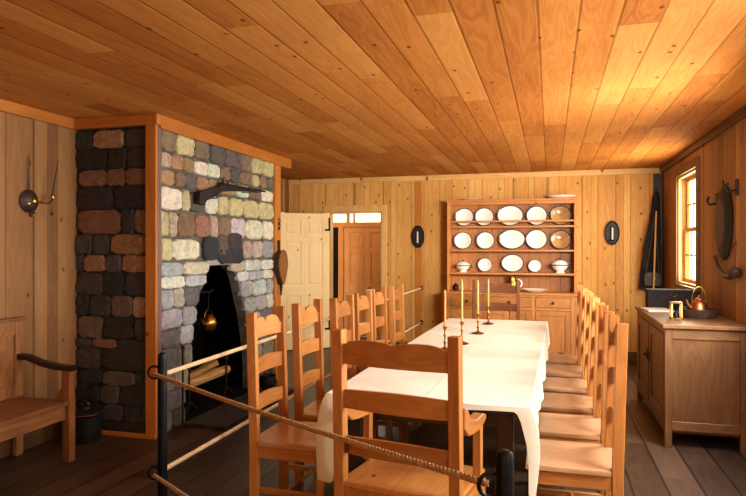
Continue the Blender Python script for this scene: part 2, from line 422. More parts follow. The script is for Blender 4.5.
# hall beyond the doorway: partition with transom and a second door, plastered far wall
HY = 10.0
bm = bm_new(); add_box(bm, -4.6, -4.48, YB+T, 12.1, 0, CZ); add_box(bm, -1.3, -1.2, YB+T, 12.1, 0, CZ); struct('wall_hall', bm, M['wall_y'])
bm = bm_new(); add_box(bm, -4.48, -1.3, 11.6, 11.7, 0, CZ); struct('wall_hall_back', bm, M['hall'])
bm = bm_new(); add_box(bm, -2.52, -1.3, HY, HY+.1, 0, CZ); add_box(bm, -4.48, -2.52, HY, HY+.1, 2.3, CZ)
add_box(bm, -3.50, -3.41, HY, HY+.1, 0, 1.873); add_box(bm, -4.48, -2.52, HY, HY+.10, 1.874, 1.958)
add_box(bm, -3.36, -3.31, HY+.02, HY+.08, 1.958, 2.3); add_box(bm, -3.24, -3.21, HY+.02, HY+.08, 1.958, 2.3)
struct('trim_7', bm, M['trimZ'])
bm = bm_new(); add_box(bm, -4.48, -3.505, HY, HY+.1, 0, 1.873); struct('trim_8', bm, M['soot_black'])  # soot-black in colour only; panel fills the dark gap beside the hall door
d = thing('door_2', 'x', 'x', (-3.405, HY+.02, .012)); del d['label']; del d['category']; d['kind'] = 'structure'
obj('leaf', panel_door('leaf', .88, 1.86, None, [(0, .2), (.78, .90), (1.42, 1.50), (1.77, 1.86)], 1), M['dressZ'], d)
h = bm_new(); add_tube(h, [(.66, 0, .98), (.66, -.04, .96), (.66, -.045, .86), (.66, 0, .82)], .01, 8); add_box(h, .645, .675, -.008, 0, .80, 1.0, .002); obj('door_handle', h, M['iron'], d)

# ------------------------------------------------------------------ chimney
OUT = [(4.64, 0.0), (4.64, .33), (4.748, .62), (4.80, .90), (4.853, 1.07), (4.98, 1.20), (5.03, 1.345), (5.38, 1.35), (5.47, 1.30), (5.54, 1.25), (5.60, 1.15), (5.66, 1.0), (5.73, .85), (5.80, .62), (5.86, .3), (5.86, 0.0)]
def interp(pts, z):
    for (ya, za), (yb, zb) in zip(pts, pts[1:]):
        if min(za, zb) <= z <= max(za, zb) and za != zb: return ya+(yb-ya)*(z-za)/(zb-za)
    return pts[-1][0]
LEFT = OUT[:7]; RIGHT = OUT[7:]
random.seed(11)
chim = thing('fireplace_chimney', 'tall stone chimney with wood corner boards and a sooty fire opening', 'fireplace', (CX, CY0, 0))
chim.location = (0, 0, 0)
# core
bm = bm_new(); e = .03
add_prism(bm, [(CY0+e, 0.0)]+OUT+[(CY1-e, 0.0), (CY1-e, CZ-.002), (CY0+e, CZ-.002)], 'X', CX-.12, CX-e)
add_box(bm, XL+.002, CX-.12, CY1-.1, CY1-e, 0, CZ-.002)
obj('mortar_core', bm, M['mortar'], chim)
bm = bm_new(); add_box(bm, XL+.002, CX-.04, CY0+e-.001, CY0+.1, .0, CZ-.003); obj('mortar_core', bm, M['mortar_shaded'], chim)
bm = bm_new()
add_box(bm, CX-.68, CX-.66, 4.40, 6.1, 0.04, 1.5); add_box(bm, CX-.66, CX-.121, 4.40, 4.44, .04, 1.5); add_box(bm, CX-.66, CX-.121, 6.06, 6.1, .04, 1.5); add_box(bm, CX-.66, CX-.121, 4.44, 6.06, 1.48, 1.5); add_box(bm, CX-.66, CX-.001, 4.645, 5.855, .0, .04)
obj('firebox', bm, M['soot_black'], chim)
def add_stone(bm, lay, col, y0, y1, z0, z1, face, dep, rnd=.3):
    """irregular rounded block; face 'X' sits on the +X face, 'Y' on the -Y face"""
    cy, cz, hy, hz = (y0+y1)/2, (z0+z1)/2, (y1-y0)/2, (z1-z0)/2
    n = 16; ring0, ring1, ring2 = [], [], []
    jit = [1+random.uniform(-.075, .06) for _ in range(n)]
    p = random.uniform(7, 14); hy += .005; hz += .005; dep *= .75; sk = random.uniform(-.05, .05)
    for k in range(n):
        t = 2*PI*(k+.5)/n; c, s = math.cos(t), math.sin(t)
        r = (abs(c)**p+abs(s)**p)**(-1/p)*jit[k]
        a, b = c*r*hy, s*r*hz*(1+sk*c)
        for ring, sc, dd in ((ring0, 1.0, -.02), (ring1, .975, dep*.6), (ring2, .88, dep)):
            A, B = cy+a*sc, cz+b*sc; D = dd+(random.uniform(-.006, .006) if ring is ring2 else 0)
            co = (CX-.03+D, A, B) if face == 'X' else (A, CY0+.03-D, B)
            ring.append(bm.verts.new(co))
    mid = bm.verts.new((CX-.03+dep*1.05, cy, cz) if face == 'X' else (cy, CY0+.03-dep*1.05, cz))
    fs = []
    for k in range(n):
        k2 = (k+1) % n
        fs.append(bm.faces.new((ring0[k], ring0[k2], ring1[k2], ring1[k])))
        fs.append(bm.faces.new((ring1[k], ring1[k2], ring2[k2], ring2[k])))
        fs.append(bm.faces.new((ring2[k], ring2[k2], mid)))
    c = col
    for f in fs:
        for l in f.loops: l[lay] = c
    bmesh.ops.recalc_face_normals(bm, faces=fs)
def cj(c, j=12):
    d = random.uniform(-j, j); return tuple(max(5, min(250, q+d+random.uniform(-4, 4)))/255 for q in c)+(1,)
PALE = [(200, 200, 188), (178, 182, 182), (160, 164, 172), (196, 188, 166), (150, 152, 158), (180, 170, 152), (144, 144, 148), (166, 158, 146), (158, 162, 172)]
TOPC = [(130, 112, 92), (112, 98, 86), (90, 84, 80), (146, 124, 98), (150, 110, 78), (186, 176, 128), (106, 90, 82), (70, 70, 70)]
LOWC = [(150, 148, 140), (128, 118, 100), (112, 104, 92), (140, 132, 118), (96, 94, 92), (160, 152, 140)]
# side with the fire opening
bm = bm_new(); lay = bm.loops.layers.color.new('Col')
W_, Y_, T_, B_, D_, P_, G_, S_ = (206, 204, 186), (186, 176, 134), (152, 122, 90), (124, 102, 84), (88, 84, 80), (168, 150, 138), (142, 144, 152), (44, 44, 46)
def px_row(ylist):  # explicit rows: px positions taken at the chimney's front-left, converted to depth along the wall
    return ylist
courses = [
 (2.30, 2.485, [(4.27, 4.50, B_), (4.50, 4.78, Y_), (4.78, 5.02, B_), (5.02, 5.30, D_), (5.30, 5.62, D_), (5.62, 5.85, B_), (5.85, 6.12, Y_), (6.12, 6.38, Y_)]),
 (2.16, 2.29, [(4.27, 4.42, P_), (4.42, 4.60, T_), (4.60, 4.76, T_), (4.76, 4.98, W_), (4.98, 5.20, W_), (5.20, 5.40, B_), (5.40, 5.60, D_), (5.60, 5.86, B_), (5.86, 6.02, Y_), (6.02, 6.2, B_), (6.2, 6.38, D_)]),
 (2.02, 2.15, [(4.27, 4.48, T_), (4.48, 4.62, B_), (4.62, 4.80, D_), (4.80, 5.0, T_), (5.0, 5.18, T_), (5.18, 5.34, T_), (5.34, 5.52, T_), (5.52, 5.80, W_), (5.80, 6.08, B_), (6.08, 6.38, W_)]),
 (1.82, 2.01, [(4.27, 4.58, W_), (4.58, 4.70, Y_), (4.70, 4.95, D_), (4.95, 5.18, W_), (5.18, 5.38, Y_), (5.38, 5.68, Y_), (5.68, 6.02, Y_), (6.02, 6.38, Y_)]),
 (1.60, 1.81, [(4.27, 4.40, Y_), (4.40, 4.52, P_), (4.52, 4.78, B_), (4.78, 5.02, (136, 96, 78)), (5.02, 5.16, P_), (5.16, 5.42, B_), (5.42, 5.72, (186, 184, 188)), (5.72, 6.12, W_), (6.12, 6.38, W_)]),
 (1.40, 1.59, [(4.27, 4.44, Y_), (4.44, 4.86, W_), (4.86, 5.66, S_), (5.68, 5.86, P_), (5.86, 6.10, P_), (6.10, 6.38, G_)]),
]
for z0, z1, row in courses:
    for y0, y1, c in row:
        if c is S_:
            for (a, b, q0, q1, cc) in ((4.92, 5.16, 1.40, 1.62, (52, 54, 58)), (5.14, 5.34, 1.44, 1.64, (92, 78, 70)), (5.14, 5.66, 1.36, 1.52, (42, 44, 50)), (5.34, 5.62, 1.50, 1.66, (58, 56, 58))):
                add_stone(bm, lay, cj(cc, 5), a, b, q0, q1, 'X', .055)
            continue
        add_stone(bm, lay, cj(c, 9), y0+.008, y1-.008, z0+.008, z1-.006, 'X', random.uniform(.03, .045))
z = 0.0; rows = []
zz = [0.0, .16, .33, .50, .68, .84, 1.0, 1.17, 1.27, 1.39]
for z0, z1 in zip(zz, zz[1:]):
    zm = (z0+z1)/2
    if zm < 1.345: spans = [(4.27, interp(LEFT, zm)-.005), (interp(RIGHT, zm)+.005, 6.38)]
    else: spans = [(4.27, 6.38)]
    for a, b in spans:
        y = a
        while y < b-.03:
            wd = random.uniform(.16, .40)
            if b-(y+wd) < .1: wd = b-y
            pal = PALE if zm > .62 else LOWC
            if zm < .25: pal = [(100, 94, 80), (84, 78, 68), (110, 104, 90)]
            c = random.choice(pal)
            if random.random() < .12: c = (104, 100, 104)
            if 1.24 <= zm and 5.66 < y < 6.1: c = random.choice([(190, 192, 186), (60, 62, 70)])
            zo = random.uniform(-.015, .015) if wd > .2 else 0
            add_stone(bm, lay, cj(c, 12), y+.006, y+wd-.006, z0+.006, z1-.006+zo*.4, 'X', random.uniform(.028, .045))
            y += wd
# top fill above opening lintel between 1.345 and 1.40
add_stone(bm, lay, cj((150, 140, 134)), 4.98, 5.5, 1.352, 1.40, 'X', .03)
o = obj('stonework', bm, M['stone'], chim); 
# front face: stone colours darkened for the shade on this side
bm = bm_new(); lay = bm.loops.layers.color.new('Col')
def fx(px): return XL+(px-74)/(144-74)*(-3.07-XL)
def fz(py): return 1.5-(py-249)*4.93/615
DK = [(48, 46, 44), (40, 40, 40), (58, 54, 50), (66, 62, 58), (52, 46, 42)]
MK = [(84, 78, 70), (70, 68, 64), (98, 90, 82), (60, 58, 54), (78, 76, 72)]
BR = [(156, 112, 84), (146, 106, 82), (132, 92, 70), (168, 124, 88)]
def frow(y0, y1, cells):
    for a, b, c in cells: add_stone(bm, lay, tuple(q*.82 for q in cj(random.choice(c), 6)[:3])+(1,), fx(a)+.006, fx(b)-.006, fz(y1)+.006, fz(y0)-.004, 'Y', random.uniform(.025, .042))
frow(128, 147, [(74, 91, DK), (91, 121, [(176, 140, 100)]), (121, 146, DK)])
frow(147, 168, [(74, 105, DK), (105, 122, DK), (122, 146, DK)])
frow(168, 185, [(76, 104, BR), (104, 121, [(130, 86, 66)]), (121, 146, BR)])
frow(185, 209, [(74, 110, [(46, 40, 40)]), (110, 146, [(42, 38, 40)])])
frow(209, 234, [(75, 118, [(134, 92, 70)]), (118, 130, MK), (130, 146, [(140, 98, 72)])])
frow(234, 255, [(74, 90, MK), (90, 107, MK), (107, 140, [(146, 102, 66)]), (140, 146, DK)])
frow(255, 273, [(74, 82, MK), (82, 103, [(170, 126, 90)]), (103, 118, [(92, 84, 88)]), (118, 144, [(166, 122, 88)])])
frow(273, 297, [(74, 100, MK), (100, 120, DK), (120, 146, DK)])
frow(297, 318, [(74, 88, DK), (88, 108, MK), (108, 128, [(112, 94, 78)]), (128, 141, [(176, 136, 112)])])
frow(318, 341, [(76, 100, [(120, 104, 86)]), (100, 130, DK), (130, 146, MK)])
frow(341, 350, [(74, 90, MK), (90, 113, [(150, 106, 80)]), (113, 146, MK)])
frow(350, 373, [(74, 98, MK), (98, 146, DK)])
frow(373, 388, [(76, 100, DK), (100, 131, [(108, 96, 82)]), (131, 146, MK)])
frow(388, 407, [(74, 98, DK), (98, 116, [(96, 92, 82)]), (116, 146, DK)])
frow(407, 424, [(74, 100, DK), (100, 120, MK), (120, 136, MK), (136, 146, MK)])
frow(424, 433, [(74, 110, DK), (110, 146, DK)])
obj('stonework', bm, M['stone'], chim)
# boards
part('corner_board', M['trimZ'], chim, (CX-.085, CX+.012, CY0-.022, CY0, .0, CZ-.085))
part('shaded_side', M['shaded_side'], chim, (CX-.01, CX+.012, CY0+.0005, CY0+.055, 0, CZ-.085))
part('corner_board', M['trimZ'], chim, (CX-.05, CX+.012, CY1-.125, CY1+.012, 0, CZ-.085))
part('cornice', M['trimX'], chim, (XL+.002, CX+.03, CY0-.035, CY0+.02, CZ-.085, CZ-.002))
part('cornice', M['trimY'], chim, (CX-.02, CX+.032, CY0+.021, CY1+.27, CZ-.11, CZ-.002))
part('base_board', M['trimX'], chim, (XL+.2, CX+.02, CY0-.045, CY0-.022, 0, .035))
bm = bm_new(); add_box(bm, CX+.014, CX+.42, 4.55, 6.0, 0, .03, .006); o = obj('shaded_hearth_slab', bm, M['hearth'], chim)  # dark slab, its colour also stands for the hearth's shadow on the floor

# logs on andirons, kettle on crane
for i, (y, lab) in enumerate(((4.86, 'left black iron andiron with a ball-topped upright in the fireplace'), (5.52, 'right black iron andiron with a ball-topped upright in the fireplace'))):
    a = thing('andiron', lab, 'andiron', (CX-.12, y, .04), 0, 'andirons in the fireplace')
    b = bm_new(); add_tube(b, [(.0, 0, .02), (0, 0, .36)], .010, 8); add_lathe(b, [(0, .34), (.016, .35), (.02, .365), (.016, .385), (0, .395)], 12); obj('upright', b, M['iron2'], a)
    b = bm_new(); add_box(b, -.42, .0, -.008, .008, .12, .14); add_tube(b, [(-.41, 0, 0), (-.41, 0, .13)], .008, 6); obj('log_bar', b, M['iron2'], a)
    b = bm_new(); add_tube(b, [(.03, -.08, .0), (0, -.04, .06), (0, 0, .08), (0, .04, .06), (.03, .08, 0)], .008, 6); obj('foot', b, M['iron2'], a)
logs = [((-3.20, 4.76, .255), (-3.16, 5.62, .28), .048, 'split log with a pale cut side lying highest on the andirons'), ((-3.33, 4.74, .235), (-3.30, 5.66, .235), .055, 'bark covered log at the back of the andirons'), ((-3.13, 4.80, .275), (-3.28, 5.30, .285), .0, '')]
for p0, p1, r, lab in logs[:2]:
    b = bm_new(); P0, P1 = Vector(p0), Vector(p1)
    pts = [P0.lerp(P1, t)+Vector((random.uniform(-.006, .006), 0, random.uniform(-.004, .004))) for t in (0, .25, .5, .75, 1)]
    pts = [Vector((q.x, q.y, q.z)) for q in pts]
    add_tube(b, pts, [r*.9, r, r*.95, r, r*.85], 7)
    tag(obj('firewood_log', b, M['log'] if 'split' in lab else M['bark']), lab, 'log', 'firewood in the fireplace')
b = bm_new(); add_prism(b, [(4.72, .36), (5.10, .375), (5.36, .42), (5.40, .36), (5.05, .335), (4.74, .325)], 'X', -3.19, -3.13)
tag(obj('firewood_log', b, M['log']), 'short pale split log laid across the top of the fire', 'log', 'firewood in the fireplace')
# crane
cr = thing('fireplace_crane', 'black iron swinging crane arm inside the fire opening', 'crane', (-3.3, 4.5, 0))
b = bm_new(); add_tube(b, [(0, 0, .1), (0, 0, 1.12)], .012, 8); obj('post', b, M['iron2'], cr)
b = bm_new(); add_tube(b, [(0, 0, 1.08), (.08, .9, 1.08), (.08, .93, 1.10)], .010, 8); add_tube(b, [(0, 0, .75), (.05, .5, 1.07)], .008, 8); obj('arm', b, M['iron2'], cr)
kt = thing('brass_kettle', 'bright brass kettle hanging from the crane in the fireplace', 'kettle', (-3.225, 5.36, .70))
b = bm_new(); add_lathe(b, [(0, .0), (.055, .003), (.075, .03), (.083, .075), (.07, .12), (.045, .145), (.047, .155), (.0, .165)], 24); obj('body', b, M['brass'], kt, True)
b = bm_new(); add_torus(b, .075, .0045, (0, 0, .13), 'X', 16, 6, 0, PI); obj('handle', b, M['brass_old'], kt)
b = bm_new(); add_tube(b, [(0, 0, .2), (0, 0, .3), (.0, .01, .36), (0, 0, .385)], .005, 6); obj('hook', b, M['iron2'], kt)
b = bm_new(); add_tube(b, [(.0, -.07, .06), (.0, -.11, .10), (.0, -.125, .13)], [.016, .011, .008], 8); obj('spout', b, M['brass'], kt, True)
# poker stand at left of fire
pk = thing('fire_poker', 'thin black iron poker standing against the stones left of the fire', 'poker', (CX+.05, 4.50, 0))
b = bm_new(); add_tube(b, [(.0, 0, .0), (0, 0, .66)], .009, 8); obj('shaft', b, M['iron2'], pk)
b = bm_new(); add_lathe(b, [(0, .655), (.014, .66), (.018, .675), (.012, .69), (0, .70)], 12); obj('knob', b, M['iron2'], pk)
# small black pot right of the hearth
pt = thing('iron_pot', 'small black iron pot on the hearth behind the left chairs', 'pot', (-2.80, 5.80, .03))
b = bm_new(); add_lathe(b, [(0, .02), (.06, .025), (.085, .06), (.09, .11), (.08, .16), (.088, .17), (.08, .165), (.07, .1), (0, .05)], 20); obj('body', b, M['iron2'], pt, True)
b = bm_new(); add_torus(b, .084, .005, (0, 0, .16), 'X', 16, 6, 0, PI); obj('bail_handle', b, M['iron'], pt)
for k in range(3):
    b = bm_new(); t = 2*PI*k/3+.5; add_tube(b, [(.05*math.cos(t), .05*math.sin(t), .04), (.06*math.cos(t), .06*math.sin(t), 0)], .008, 6); obj('leg', b, M['iron2'], pt)

# musket on the chimney
mk = thing('musket', 'long dark flintlock musket hung on the stone chimney above the fire', 'musket', (CX+.055, 0, 0))
b = bm_new()
add_prism(b, [(4.73, 1.995), (4.72, 1.90), (4.80, 1.885), (4.84, 1.93), (4.98, 1.975), (5.12, 2.035), (5.30, 2.055), (5.80, 2.095), (5.80, 2.12), (5.35, 2.10), (5.20, 2.105), (5.08, 2.08), (4.95, 2.05)], 'X', -.018, .018)
obj('stock', b, M['gun'], mk)
b = bm_new(); add_tube(b, [(.0, 5.10, 2.108), (0, 6.03, 2.118)], [.014, .010], 8); add_tube(b, [(0, 5.3, 2.08), (0, 5.9, 2.095)], .005, 6); obj('barrel', b, M['gun'], mk)
b = bm_new(); add_box(b, .018, .026, 5.06, 5.22, 2.05, 2.095, .003); add_tube(b, [(.026, 5.12, 2.09), (.03, 5.09, 2.14), (.028, 5.13, 2.17)], [.012, .011, .006], 6); add_tube(b, [(.026, 5.18, 2.09), (.026, 5.20, 2.14)], .009, 6); obj('flintlock', b, M['gun'], mk)
b = bm_new(); add_torus(b, .03, .004, (0, 5.10, 2.015), 'X', 12, 6, PI, 2*PI); obj('trigger_guard', b, M['iron2'], mk)
for y, z in ((4.98, 1.965), (5.62, 2.075)):
    b = bm_new(); add_tube(b, [(-.06, y, z), (.03, y, z-.005), (.03, y, z+.05)], .006, 6); obj('hanger', b, M['iron2'], mk)
# bellows + hook on the right corner board
bl = thing('fireplace_bellows', 'dark leather and wood bellows hanging at the chimney corner beside the door', 'bellows', (CX+.014, 6.46, 0))
b = bm_new(); pr = []
for t in range(24):
    an = 2*PI*t/24; r = .115; y = r*math.cos(an); z = 1.33+.16*math.sin(an)
    if math.sin(an) < 0: y *= 1-.55*abs(math.sin(an))**1.5; z = 1.33+.24*math.sin(an)
    pr.append((y, z))
vs = add_prism(b, pr, 'X', 0, .014); add_prism(b, [(-.022, 1.48), (.022, 1.48), (.026, 1.60), (-.026, 1.60)], 'X', 0, .014); obj('back_board', b, M['darkZ'], bl)
b = bm_new(); add_prism(b, [(y*.93, 1.33+(z-1.33)*.95) for y, z in pr], 'X', .0145, .055); obj('leather_gusset', b, M['leather'], bl)
b = bm_new(); add_prism(b, pr, 'X', .0555, .07); obj('front_board', b, M['benchZ'], bl)
b = bm_new(); add_tube(b, [(.035, 0, 1.11), (.035, 0, .97)], [.018, .008], 10); obj('nozzle', b, M['iron2'], bl)
ch = thing('iron_chain', 'short iron chain hook hanging above the bellows', 'chain', (CX+.02, 6.47, 1.70))
for k in range(4):
    b = bm_new(); add_torus(b, .016, .0045, (0, 0, .12-k*.028), 'X' if k % 2 else 'Y', 12, 6); obj('link', b, M['iron2'], ch)
b = bm_new(); add_tube(b, [(-.008, 0, .155), (.0, 0, .155), (0, 0, .14)], .005, 6); obj('nail', b, M['iron2'], ch)

# ------------------------------------------------------------------ chairs
def arch(w, z0, z1, kind='crest', n=28):
    """outline of a back slat: flat bottom, shaped top with two humps"""
    pts = [(-w, z0), (w, z0)]
    for i in range(n+1):
        x = w-2*w*i/n; s = abs(x)/w
        if kind == 'crest':
            if s > .86: h = .50
            else: h = .62+.38*math.sin(PI*min(1, (.86-s)/.80))**.8 if s < .84 else .55
            if s < .09: h = min(h, .66+1.5*s)
        else: h = 1-.25*s**2.5
        pts.append((x, z0+(z1-z0)*h))
    return pts
def curved_slat(w, z0, z1, kind, ybase, bow=.022, th=.016):
    bm = bm_new(); pts = arch(w, z0, z1, kind); n = 24
    cols = []
    for i in range(n+1):
        x = -w+2*w*i/n; s = abs(x)/w
        # top height by sampling outline
        if kind == 'crest':
            if s > .88: h = .55
            elif s < .10: h = .70+.25*(s/.1)
            else: h = .95+.05*math.sin(PI*(s-.1)/.78)-.22*max(0, (s-.5)/.38)**2
        elif kind == 'low': h = .80 if s > .9 else (.93+.06*math.sin(PI*min(1, (.9-s)/.8))-.10*max(0, (s-.6)/.3)**2 if s > .1 else .86+.7*s)
        else: h = 1-.12*s**2
        yb = ybase-bow*(1-s*s)
        zt = z0+(z1-z0)*h
        cols.append([bm.verts.new(c) for c in ((x, yb-th/2, z0), (x, yb+th/2, z0), (x, yb+th/2, zt), (x, yb-th/2, zt))])
    fs = []
    for a, b in zip(cols, cols[1:]):
        for k in range(4): fs.append(bm.faces.new((a[k], a[(k+1) % 4], b[(k+1) % 4], b[k])))
    fs += [bm.faces.new(cols[0]), bm.faces.new(cols[-1][::-1])]
    bmesh.ops.recalc_face_normals(bm, faces=fs)
    return bm
def make_chair(label, W=.42, D=.44, arms=False, H=1.15):
    t = thing('armchair' if arms else 'dining_chair', label, 'armchair' if arms else 'chair')
    hw = W/2; pw = .036 if not arms else .050; pt_ = .052; yb = -D/2
    for s in (-1, 1):
        b = bm_new(); x0, x1 = (s*hw, s*(hw-pw)) if s < 0 else (s*(hw-pw), s*hw)
        # rear post, slightly raked above the seat
        add_prism(b, [(yb, 0), (yb+pt_, 0), (yb+pt_, .45), (yb+pt_-.02, H), (yb-.02, H), (yb, .45)], 'X', x0, x1)
        bmesh.ops.bevel(b, geom=b.edges[:], offset=.003, segments=1, affect='EDGES')
        obj('rear_post', b, M['chairZ'], t)
        b = bm_new(); fw = hw-(.015 if arms else 0); x0, x1 = (-fw, -fw+.04) if s < 0 else (fw-.04, fw)
        add_box(b, x0, x1, -yb-.045, -yb-.005, 0, .425, .003); obj('leg', b, M['chairZ'], t)
    b = bm_new(); fo = hw+.01
    add_prism(b, [(-hw+pw+.001, yb+.004), (hw-pw-.001, yb+.004), (hw-pw-.001, yb+pt_+.003), (fo, yb+pt_+.003), (fo, -yb+.01), (-fo, -yb+.01), (-fo, yb+pt_+.003), (-hw+pw+.001, yb+pt_+.003)] if not arms else
              [(-hw+pw+.001, yb+.004), (hw-pw-.001, yb+.004), (hw-pw-.001, yb+pt_+.003), (hw-.021, yb+pt_+.003), (hw-.021, -yb+.01), (-hw+.021, -yb+.01), (-hw+.021, yb+pt_+.003), (-hw+pw+.001, yb+pt_+.003)], 'Z', .426, .45)
    bmesh.ops.bevel(b, geom=b.edges[:], offset=.004, segments=2, affect='EDGES')
    obj('seat', b, M['seatY'] if not arms else M['chairY'], t)
    part('apron', M['chairY'], t, (-hw+.006, -hw+.026, yb+pt_, -yb-.046, .355, .425), (hw-.026, hw-.006, yb+pt_, -yb-.046, .355, .425), (-hw+.041, hw-.041, -yb-.035, -yb-.015, .355, .425), (-hw+pw, hw-pw, yb+.01, yb+.03, .355, .425))
    for s in (-1, 1):
        part('stretcher', M['chairY'], t, (min(s*(hw-.03), s*(hw-.012)), max(s*(hw-.03), s*(hw-.012)), yb+pt_, -yb-.046, .16, .19))
    part('stretcher', M['chairX'], t, (-hw+.03, hw-.03, -.01, .01, .165, .185)) 
    def bk(z): return yb+pt_/2-.02*(z-.45)/(H-.45)
    sw = hw-pw+.002
    obj('crest_rail', curved_slat(sw, H-.155, H-.04, 'low' if arms else 'crest', bk(H-.1)), M['chairX'], t)
    obj('back_slat', curved_slat(sw, H-.355, H-.262, 's', bk(H-.3)), M['chairX'], t)
    obj('back_slat', curved_slat(sw, H-.560, H-.475, 's', bk(H-.5)), M['chairX'], t)
    if arms:
        for s in (-1, 1):
            b = bm_new(); xc = s*(hw-.018)
            prof = [(yb+pt_-.010, .745), (yb+pt_+.05, .70), (-.05, .69), (.05, .685), (.12, .70), (.145, .715), (.14, .735), (.10, .745), (0, .742), (-.09, .765), (yb+pt_+.04, .815), (yb+pt_-.012, .835)]
            add_prism(b, prof, 'X', xc-.026, xc+.026); bmesh.ops.bevel(b, geom=b.edges[:], offset=.004, segments=1, affect='EDGES')
            obj('armrest', b, M['chairY'], t)
            part('arm_support', M['chairZ'], t, (xc-.019, xc+.019, .075, .113, .4505, .692))
    return t
M['seatY'] = wood('seat_wood_sheen', [(206, 168, 132), (180, 138, 102), (142, 100, 68)], 'Y', 'X', rough=.28, knots=.1, grain=.5, var=.4, spec=.8)  # paler than the chair wood: the seats' sheen is put into the colour
XF = .42
GL = 'ladder-back chairs in the row on the fireplace side of the table'; GR = 'ladder-back chairs in the row on the window side of the table'
ordn = ['nearest the camera', 'second from the camera', 'third from the camera', 'fourth from the camera', 'fifth from the camera', 'farthest from the camera']
proto = None
left = [(-1.55, 3.06), (-1.53, 3.634), (-1.45, 4.116), (-1.45, 4.62), (-1.45, 5.10), (-1.42, 5.66)]
for i, (xf, y0) in enumerate(left):
    lab = 'ladder-back chair in the row on the fireplace side, '+ordn[i]
    if proto is None: proto = make_chair(lab); proto['group'] = GL; c = proto
    else: c = dup(proto, lab, group=GL)
    c.location = (xf-.052+.232, y0+.21, 0); c.rotation_euler = (0, 0, -PI/2)
right = [(.283, 3.095), (.276, 3.67), (.27, 4.25), (.266, 4.83), (.262, 5.41), (.245, 5.98)]
for i, (xf, y0) in enumerate(right):
    c = dup(proto, 'ladder-back chair in the row on the window side, '+ordn[i], group=GR)
    c.location = (xf+.052-.222, y0+.21, 0); c.rotation_euler = (0, 0, PI/2)
ac = make_chair('large armchair at the near end of the table with its back to the camera', .60, .44, True, 1.137)
ac.location = (-.655+.042, 2.60+.205, 0); ac.rotation_euler = (0, 0, math.radians(-10))
ac2 = make_chair('ladder-back chair at the far end of the table facing the camera', .53, .44)
for ch_ in ac2.children:
    if ch_.name.startswith(('crest', 'back_slat', 'rear_post')): ch_.data.materials[0] = M['redX' if 'rail' in ch_.name or 'slat' in ch_.name else 'redZ']
ac2.location = (-.59, 6.90, 0); ac2.rotation_euler = (0, 0, PI)

# ------------------------------------------------------------------ table
TX0, TX1, TY0, TY1, TZ = -1.10, -.095, 2.98, 6.58, .75
tb = thing('dining_table', 'long dark wooden dining table under the white cloth', 'table', ((TX0+TX1)/2+.03, (TY0+TY1)/2, 0), math.radians(-1.0))
hx, hy = (TX1-TX0)/2, (TY1-TY0)/2
part('tabletop', M['darkY'], tb, (-hx, hx, -hy, hy, TZ-.035, TZ))
part('apron', M['darkY'], tb, (-hx+.08, -hx+.1, -hy+.15, hy-.15, TZ-.13, TZ-.036), (hx-.1, hx-.08, -hy+.15, hy-.15, TZ-.13, TZ-.036), (-hx+.15, hx-.15, -hy+.08, -hy+.1, TZ-.13, TZ-.036), (-hx+.15, hx-.15, hy-.1, hy-.08, TZ-.13, TZ-.036))
for sx in (-1, 1):
    for sy in (-1, 1):
        x, y = sx*(hx-.115), sy*(hy-.115)
        part('leg', M['darkZ'], tb, (x-.038, x+.038, y-.038, y+.038, 0, TZ-.036))
